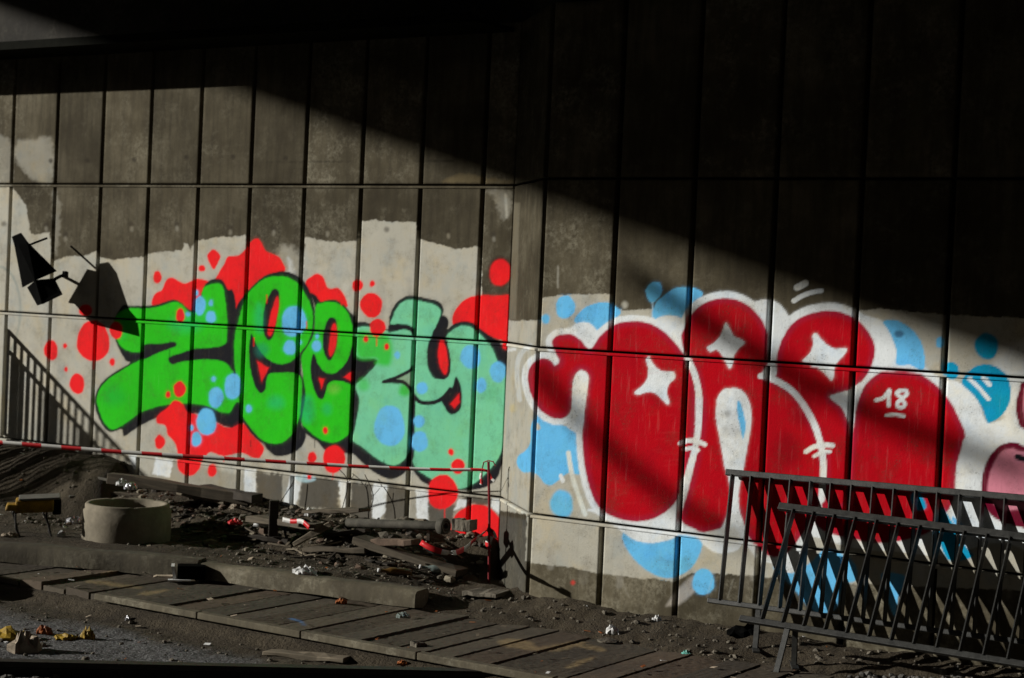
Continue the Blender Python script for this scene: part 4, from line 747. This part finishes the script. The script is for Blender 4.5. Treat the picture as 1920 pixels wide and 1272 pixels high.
# behind and beside the ring
beam((205, 907), (470, 948), .05, .035, M_WOOD, 'long weathered timber beam lying against the wall behind the concrete ring', lift=.02)
beam((385, 935), (482, 955), .05, .03, M_WOODD, 'dark charred board end poking out of the pile beyond the ring', lift=.05)
beam((335, 934), (425, 952), .035, .012, M_WOODP, 'pale thin lath lying right behind the concrete ring', lift=.03)
beam((200, 935), (300, 946), .05, .015, M_WOOD, 'short grey plank just behind the ring rim', lift=.04)
pipe((18, 862), (202, 903), .012, M_PIPE, 'thin grey pipe lying on the bank in the barrier shadow', za=.40, zb=.38)
g = G(); p, r, d = img_frame(172, 928); g.box(p+UPZ*.02, r*.16+UPZ*.01, d*.24, UPZ*.008+r*-.0); tag(bevel(g.make(None, 'sheet', M_GREYP), .004), 'flat grey sheet lying on the dirt left of the ring', 'sheet')
beam((162, 938), (188, 905), .008, .008, M_BLACK, 'thin black stick leaning on the grey sheet', 'stick', 'stick', lift=.03, zb=.36)
# pile in front of the y
beam(at_y(575, 962, -.34), at_y(684, 960, -.34), .06, .014, M_WOOD, 'grey board lying on top of the rubble heap below the z')
beam((552, 1030), (622, 990), .035, .018, M_WOODP, 'diagonal slat propped on the rubble heap', lift=.02, zb=.30)
beam((430, 1008), (545, 1018), .04, .015, M_WOODD, 'dark plank lying flat at the front of the heap', lift=.0)
beam((470, 985), (600, 1000), .05, .02, M_WOOD, 'grey broken plank in the middle of the heap', lift=.03)
beam((575, 1036), (692, 1040), .06, .014, M_WOOD, 'short flat board lying on the dirt before the heap', lift=.015)
beam((672, 1018), (866, 1082), .085, .022, M_WOOD, 'wide plank running forward from the heap past the slack tape', lift=.01, rough=.003)
beam((800, 1030), (866, 1064), .03, .02, M_WOODD, 'dark timber lying beside the wide plank under the tape', lift=.0)
beam((702, 1016), (780, 1019), .05, .020, M_BRICK, 'brown slab block under the grey pipe', 'block', 'block', lift=-.01)
beam((610, 1012), (690, 1004), .04, .015, M_WOODD, 'dark plank end beneath the grey pipe', lift=.02)
beam((690, 968), (800, 982), .03, .010, M_WOODP, 'pale lath lying behind the grey pipe', lift=.01)
beam(at_y(852, 996, -.30), at_y(888, 1000, -.28), .05, .036, M_STONE, 'broken stone block beside the pipe collar', 'block', 'block', lift=.02)
beam((880, 1048), (936, 1052), .05, .02, M_BRICK, 'flat brown slab lying at the foot of the red post', 'block', 'block')
beam((880, 1112), (945, 1118), .09, .012, M_STONE, 'thin flat stone slab on the dirt before the red post', 'slab', 'stone_slab')
pipe(at_y(652, 980, -.46), at_y(836, 987, -.50), .028, M_PIPE, 'grey pipe with a thick collar lying across the rubble', 'flanged_pipe', flange=.050)
pipe((500, 985), (545, 1012), .02, M_PIPE, 'short dark pipe stub among broken planks', lift=.04)
p, r, d = img_frame(512, 1000); g = G(); g.box(p+UPZ*.10, r*.032, d*.03, UPZ*.12); tag(bevel(g.make(None, 'post_stub', M_WOODD), .006), 'upright dark post stub standing in the heap', 'post')
g = G(); p, r, d = img_frame(562, 1018); ang = [2*math.pi*k/20 for k in range(20)]
g.tube([p+UPZ*(.075+.085*math.sin(a))+r*.10*math.cos(a)+d*.02*math.sin(2*a) for a in ang]+[p+UPZ*.075+r*.10], .009, 8, False); tag(g.make(None, 'wire_hoop', M_RUST, True), 'bent iron hoop lying in front of the broken planks', 'hoop')
# twigs against the wall
for k, (a, b, cc) in enumerate((((640, 960), (652, 905), (636, 880)), ((690, 965), (700, 930), (684, 890)), ((520, 950), (540, 920), (552, 900)))):
    g = G(); P_ = [at_y(*a, -.10), at_y(*b, -.07), at_y(*cc, -.05)]; g.tube([tuple(q) for q in spline(np.array([list(q) for q in P_]), False, 5)], .003, 5)
    g.tube([tuple(P_[1]), tuple(at_y(b[0]+12, b[1]-14, -.05))], .002, 5); tag(g.make(None, 'twig', M_WOODD), ['forked bare twig sticking up before a white bar under the z', 'bare twig rising behind the flanged pipe', 'short bare twig rising behind the dark post stub'][k], 'twig')

# ------------------------------------------------------------------ litter
def crumple(px, py, w_, h_, mat, name, label, cat, seed, zz=None, flat=.5, group=None, lift=0., dpt=.7):
    p, r, d = img_frame(px, py, zz); rr = random.Random(seed); g = G(); n = 9; m_ = 7
    for j in range(m_):
        for i in range(n):
            u_ = i/(n-1)*2-1; v_ = j/(m_-1)*2-1; rad = max(0, 1-.55*(u_*u_+v_*v_))
            g.V.append(p+r*(w_/2*u_*(.8+.4*rr.random()))+d*(w_*dpt/2*v_*(.8+.4*rr.random()))+UPZ*(lift+.004+h_*rad*(.35+.65*rr.random())))
    top = len(g.V); g.V += [Vector((v.x, v.y, p.z-.004+lift)) for v in g.V[:top]]
    for j in range(m_-1):
        for i in range(n-1):
            a = j*n+i; g.F.append((a, a+1, a+n+1, a+n)); g.F.append((top+a, top+a+n, top+a+n+1, top+a+1))
    lp = [i for i in range(n)]+[j*n+n-1 for j in range(1, m_)]+[(m_-1)*n+i for i in range(n-2, -1, -1)]+[j*n for j in range(m_-2, 0, -1)]
    for k in range(len(lp)): a, b = lp[k], lp[(k+1) % len(lp)]; g.F.append((a, top+a, top+b, b))
    g.M = [0]*len(g.F); return tag(g.make(None, name, mat, at=p), label, cat, group)
crumple(572, 1077, .13, .06, M_WHITE, 'rag', 'crumpled white rag lying on the kerb stone', 'rag', 3, zz=.105)
p, r, d = img_frame(352, 1087, .01); t = thing('carton', p, 'torn open white carton lying on the slabs before the kerb', 'carton')
g = G(); g.box(p+UPZ*.045-r*.085, r*.010, d*.06, UPZ*.045+r*-.008); g.make(t, 'side_flap', M_WHITE)
g = G(); g.box(p+UPZ*.05+r*.02, r*.085, d*.055, UPZ*.042); bevel(g.make(t, 'body', M_BLACK), .004)
g = G(); g.box(p+UPZ*.006-r*.05+d*.07, r*.07, d*.02, UPZ*.005); g.make(t, 'front_flap', M_WHITE); g = G(); g.box(p+UPZ*.02-r*.15, r*.05, d*.03, UPZ*.004+r*.01); g.make(t, 'lid_flap', M_PALE)
crumple(385, 1080, .09, .05, M_FOIL, 'foil_scrap', 'shiny crumpled foil beside the torn carton', 'foil', 8, zz=.01)
def bottle(px, py, px2, py2, r_, mat, lab_mat, label):
    a = on_ground(px, py)+UPZ*r_; b = on_ground(px2, py2)+UPZ*r_; ax = (b-a).normalized(); L_ = (b-a).length; t = thing('bottle', a-UPZ*r_, label, 'bottle')
    g = G(); g.lathe(a, [(.001, 0), (r_*.9, .002), (r_, .012), (r_, L_*.58), (r_*.85, L_*.66), (r_*.42, L_*.78), (r_*.38, L_*.97), (r_*.40, L_), (.001, L_)], 20, ax); g.make(t, 'body', mat, True)
    if lab_mat: g = G(); g.lathe(a, [(r_+.0012, L_*.10), (r_+.0012, L_*.30)], 20, ax); g.make(t, 'label', lab_mat, True)
    g = G(); g.lathe(a, [(r_*.40, L_*.93), (r_*.46, L_*.935), (r_*.46, L_*1.005), (.001, L_*1.006)], 16, ax); g.make(t, 'cap', M_WHITE, True)
bottle(772, 1083, 708, 1077, .026, M_BROWNG, None, 'brown glass bottle lying on the dirt behind the kerb')
bottle(853, 1082, 786, 1070, .026, M_CLEARG, M_TEAL, 'pale bottle with a teal label lying by the wide plank')
crumple(1148, 1187, .06, .05, M_WHITE, 'paper_ball', 'small white paper cup scrap on the dirt by the walkway', 'paper', 11)
g = G(); p, r, d = img_frame(1140, 1206); g.rock(p+UPZ*.01, .05, 5, (1.3, .8, .35)); tag(g.make(None, 'stone', M_STONE), 'flat grey stone at the edge of the slabs under the white scrap', 'stone')
crumple(1232, 1166, .05, .04, M_WHITE, 'paper_ball', 'tiny white scrap against the foot of the red lettered wall', 'paper', 12)
crumple(1287, 1229, .05, .03, M_TEAL, 'wrapper', 'small teal wrapper on the dirt right of the walkway', 'wrapper', 13)
crumple(1395, 1190, .16, .07, M_BLACK, 'rag', 'dark rag heaped on the dirt below the barriers', 'rag', 14)
crumple(756, 1157, .07, .03, M_CLEARG, 'wrapper', 'small clear wrapper lying on the slabs', 'wrapper', 15, zz=.012)
crumple(640, 1130, .06, .03, M_ORS, 'leaf_scrap', 'small orange scrap at the foot of the second kerb stone', 'scrap', 16, zz=.012)
crumple(182, 1062, .06, .03, M_ORS, 'leaf_scrap', 'small orange scrap at the foot of the kerb below the ring', 'scrap', 17, zz=.012)
crumple(6, 1040, .10, .05, M_YSCR, 'wrapper', 'yellow wrapper lying before the kerb below the trestle', 'wrapper', 18, zz=.012)
crumple(20, 1198, .20, .07, M_YSCR, 'plastic_bag', 'crumpled yellow plastic bag on the grit', 'bag', 19)
crumple(46, 1222, .15, .13, M_PALE, 'paper_bag', 'crumpled pale paper bag standing on the grit', 'bag', 20)
crumple(84, 1188, .08, .05, M_ORS, 'wrapper', 'orange wrapper beside the pale paper bag', 'wrapper', 21)
crumple(122, 1198, .11, .03, M_YSCR, 'wrapper', 'flat yellow wrapper on the grit', 'wrapper', 22)
crumple(164, 1199, .07, .08, M_YSCR, 'wrapper', 'upright yellow wrapper at the end of the litter row', 'wrapper', 23)
crumple(240, 1163, .03, .03, M_FOIL, 'foil_scrap', 'tiny foil scrap below the walkway edge', 'foil', 24)
crumple(755, 1245, .05, .02, M_ORS, 'leaf_scrap', 'orange scrap in front of the walkway edging by the rail', 'scrap', 25)
crumple(140, 980, .10, .05, M_FOIL, 'foil_scrap', 'shiny foil scrap between the trestle and the ring', 'foil', 26)
crumple(228, 915, .07, .05, M_WHITE, 'paper_ball', 'white paper scrap on the timber behind the ring', 'paper', 27, lift=.02)
crumple(245, 922, .08, .05, M_FOIL, 'foil_scrap', 'glinting foil strip behind the ring rim', 'foil', 28, lift=.02)
crumple(447, 962, .14, .09, M_PALE, 'sack', 'pale torn sack in the rubble under the second e', 'sack', 29, lift=.02)
crumple(490, 985, .10, .05, M_WHITE, 'paper_ball', 'white paper scrap beside the dark post stub', 'paper', 30)
crumple(440, 988, .09, .04, M_TR, 'wrapper', 'red wrapper in the rubble below the pale sack', 'wrapper', 31, lift=.02)
crumple(582, 966, .07, .06, M_WHITE, 'cup', 'white cup scrap on the heap under the second e', 'cup', 32, lift=.0)
crumple(18, 1006, .10, .03, M_PALE, 'paper_bag', 'flat pale paper under the yellow trestle', 'paper', 33)
crumple(115, 1006, .05, .04, M_WHITE, 'paper_ball', 'white scrap on the dirt right of the trestle', 'paper', 34)
sc = [at_y(530, 974, -.55), at_y(548, 978, -.56), at_y(566, 978, -.58), at_y(580, 990, -.60)]
ribbon('barrier_tape', sc, .03, .07, 'short torn red and white tape scrap caught in the planks', first=1)
beam((500, 1226), (652, 1240), .05, .012, M_WOODP, 'pale flat board lying on the grit below the walkway', lift=.0)
beam((778, 1221), (790, 1226), .03, .03, M_STONE, 'small square stone beside the walkway edging', 'stone', 'stone')

st_ = thing('shadow_stack', (-3.1, -2.5, -.05), 'unseen low stack of dark beams added to throw shade on the grit', 'shadow stack')  # added out of view to cast a dark patch along the walkway edge
for k in range(4):
    g = G(); g.box((-3.15+.04*k, -2.34-.12*(k % 2), .0+.1*(k//2)), (.55, 0, 0), (0, .055, 0), (0, 0, .047)); bevel(g.make(st_, 'shadow_beam', M_WOODD), .006)
# small rubble, uncountable
g = G(); rr = random.Random(4)
for k in range(2600):
    x, y = rr.uniform(-5.6, 4.2), -rr.uniform(.02, 1.05) if rr.random() < .75 else -rr.uniform(2.2, 3.6)
    if x > .0 and y > -.6+max(0, .0): 
        if y > YR-.03: continue
    r_ = rr.choice([.004, .006, .008, .011, .015, .022 if rr.random() < .3 else .01]); g.rock((x, y, gz(x, y)+r_*.2), r_, k)
tag(g.make(None, 'rubble', M_STONE, at=(0, 0, 0)), 'small loose stones scattered over the dirt', 'rubble', None, 'stuff')
g = G()
for k in range(520):
    x, y = rr.uniform(-3.2, -.05), -abs(rr.gauss(.22, .17))-.03; r_ = rr.choice([.010, .012, .016, .02, .026, .034, .05 if rr.random() < .4 else .02])
    if math.hypot(x-rc.x, y-rc.y) < .34 or y < -.8: continue
    g.rock((x, y, gz(x, y)+r_*.1), r_, 9000+k, (1.15, .9, .65), rr.choice([0, 0, 1, 2, 3]))
tag(g.make(None, 'rubble_heap', [M_STONE, M_BRICK, M_RING, M_WOODD], at=(0, 0, 0)), 'broken chunks of rubble heaped between the kerb and the green lettered wall', 'rubble', None, 'stuff')
g = G()
for k in range(170):
    x, y = rr.uniform(-2.7, -.1), -rr.uniform(.08, .62); a = rr.uniform(0, 3.14); ln = rr.choice([.03, .05, .08, .12, .2]); z = gz(x, y)+rr.uniform(.008, .03)
    dv = Vector((math.cos(a), math.sin(a), rr.uniform(-.3, .3)))*ln/2; c_ = Vector((x, y, z)); g.bar(c_-dv, c_+dv, Vector((-math.sin(a), math.cos(a), 0))*rr.uniform(.003, .010), Vector((0, 0, rr.uniform(.002, .005))), rr.choice([0, 0, 1, 2]))
tag(g.make(None, 'splintered_wood', [M_WOODD, M_WOOD, M_WOODP], at=(0, 0, 0)), 'splintered wood bits mixed into the rubble heap', 'debris', None, 'stuff')

g = G()
for k in range(420):
    x, y = rr.uniform(-5.2, 4.0), -rr.choice([rr.uniform(.1, 1.1), rr.uniform(1.0, 2.1), rr.uniform(2.15, 3.6)])
    if x > 0 and y > YR-.04: continue
    a = rr.uniform(0, 6.28); l_ = rr.choice([.006, .008, .012, .018]); u = Vector((math.cos(a), math.sin(a), rr.uniform(-.3, .3)))*l_; v = Vector((-math.sin(a), math.cos(a), rr.uniform(-.3, .3)))*l_*rr.uniform(.3, .8)
    zz = (gz(x, y) if not (WALK0 < -y < WALK1) else .012)+.008; g.box((x, y, zz), u, v, UPZ*.0008, rr.choice([0, 1, 1, 2, 3, 3, 3]))
tag(g.make(None, 'litter_flakes', [M_WHITE, M_PALE, M_ORS, M_WOOD], at=(0, 0, 0)), 'tiny paper flakes and dry leaves strewn over the ground', 'litter', None, 'stuff')

# rail and ballast at the near edge
ra, rb = at_z(-260, 1238, -.03), at_z(960, 1263, -.03); rd = (rb-ra).normalized(); rn = Vector((rd.y, -rd.x, 0))
t = thing('track_rail', ra, 'dark steel rail lying along the ballast in front of the walkway', 'rail'); g = G(); prof = [(-.06, -.09), (-.06, -.078), (-.012, -.065), (-.010, -.02), (-.035, -.012), (-.035, .015), (.035, .015), (.035, -.012), (.010, -.02), (.012, -.065), (.06, -.078), (.06, -.09)]
for q in (ra, rb+rd*.3):
    for u_, v_ in prof: g.V.append(q+rn*u_+UPZ*v_)
m_ = len(prof); g.F = [(j, (j+1) % m_, m_+(j+1) % m_, m_+j) for j in range(m_)]+[tuple(range(m_))[::-1], tuple(range(m_, 2*m_))]; g.M = [0]*len(g.F); g.make(t, 'rail_bar', M_RUST)
g = G()
for k in range(2600):
    u_ = rr.uniform(0, 5.4); v_ = rr.uniform(.10, 1.5); q = ra+rd*u_+rn*v_; r_ = rr.uniform(.012, .028); g.rock((q.x, q.y, gz(q.x, q.y)+r_*.3), r_, 20000+k)
tag(g.make(None, 'ballast', M_GRAVEL, at=(0, 0, 0)), 'coarse ballast stones along the near rail', 'ballast', None, 'stuff')

# unseen cables added under the deck edge to cast soft bands over red letters
for pa, pb, t0, t1, rad, lb in (((1180, 510), (1960, 895), 15.2, 17.4, .065, 'thick black cable added under the deck edge to cast a soft shadow band'), ((1000, 690), (1420, 1030), 14.8, 16.2, .048, 'thin black cable added lowest under the deck edge to cast a soft shadow band')):
    a = at_y(*pa, YR)+SUN*t0; b = at_y(*pb, YR)+SUN*t1; g = G(); P_ = [a+(b-a)*u_-UPZ*.12*math.sin(math.pi*u_) for u_ in np.linspace(0, 1, 13)]
    t = thing('shadow_cable', P_[0], lb, 'cable'); g.tube(P_, rad, 10); g.make(t, 'cable', M_CABLE, True)
    for e in (0, 12):
        g = G(); g.tube([P_[e], (P_[e].x, P_[e].y, ZD+.02)], .010, 6); g.make(t, 'hanger', M_CABLE)
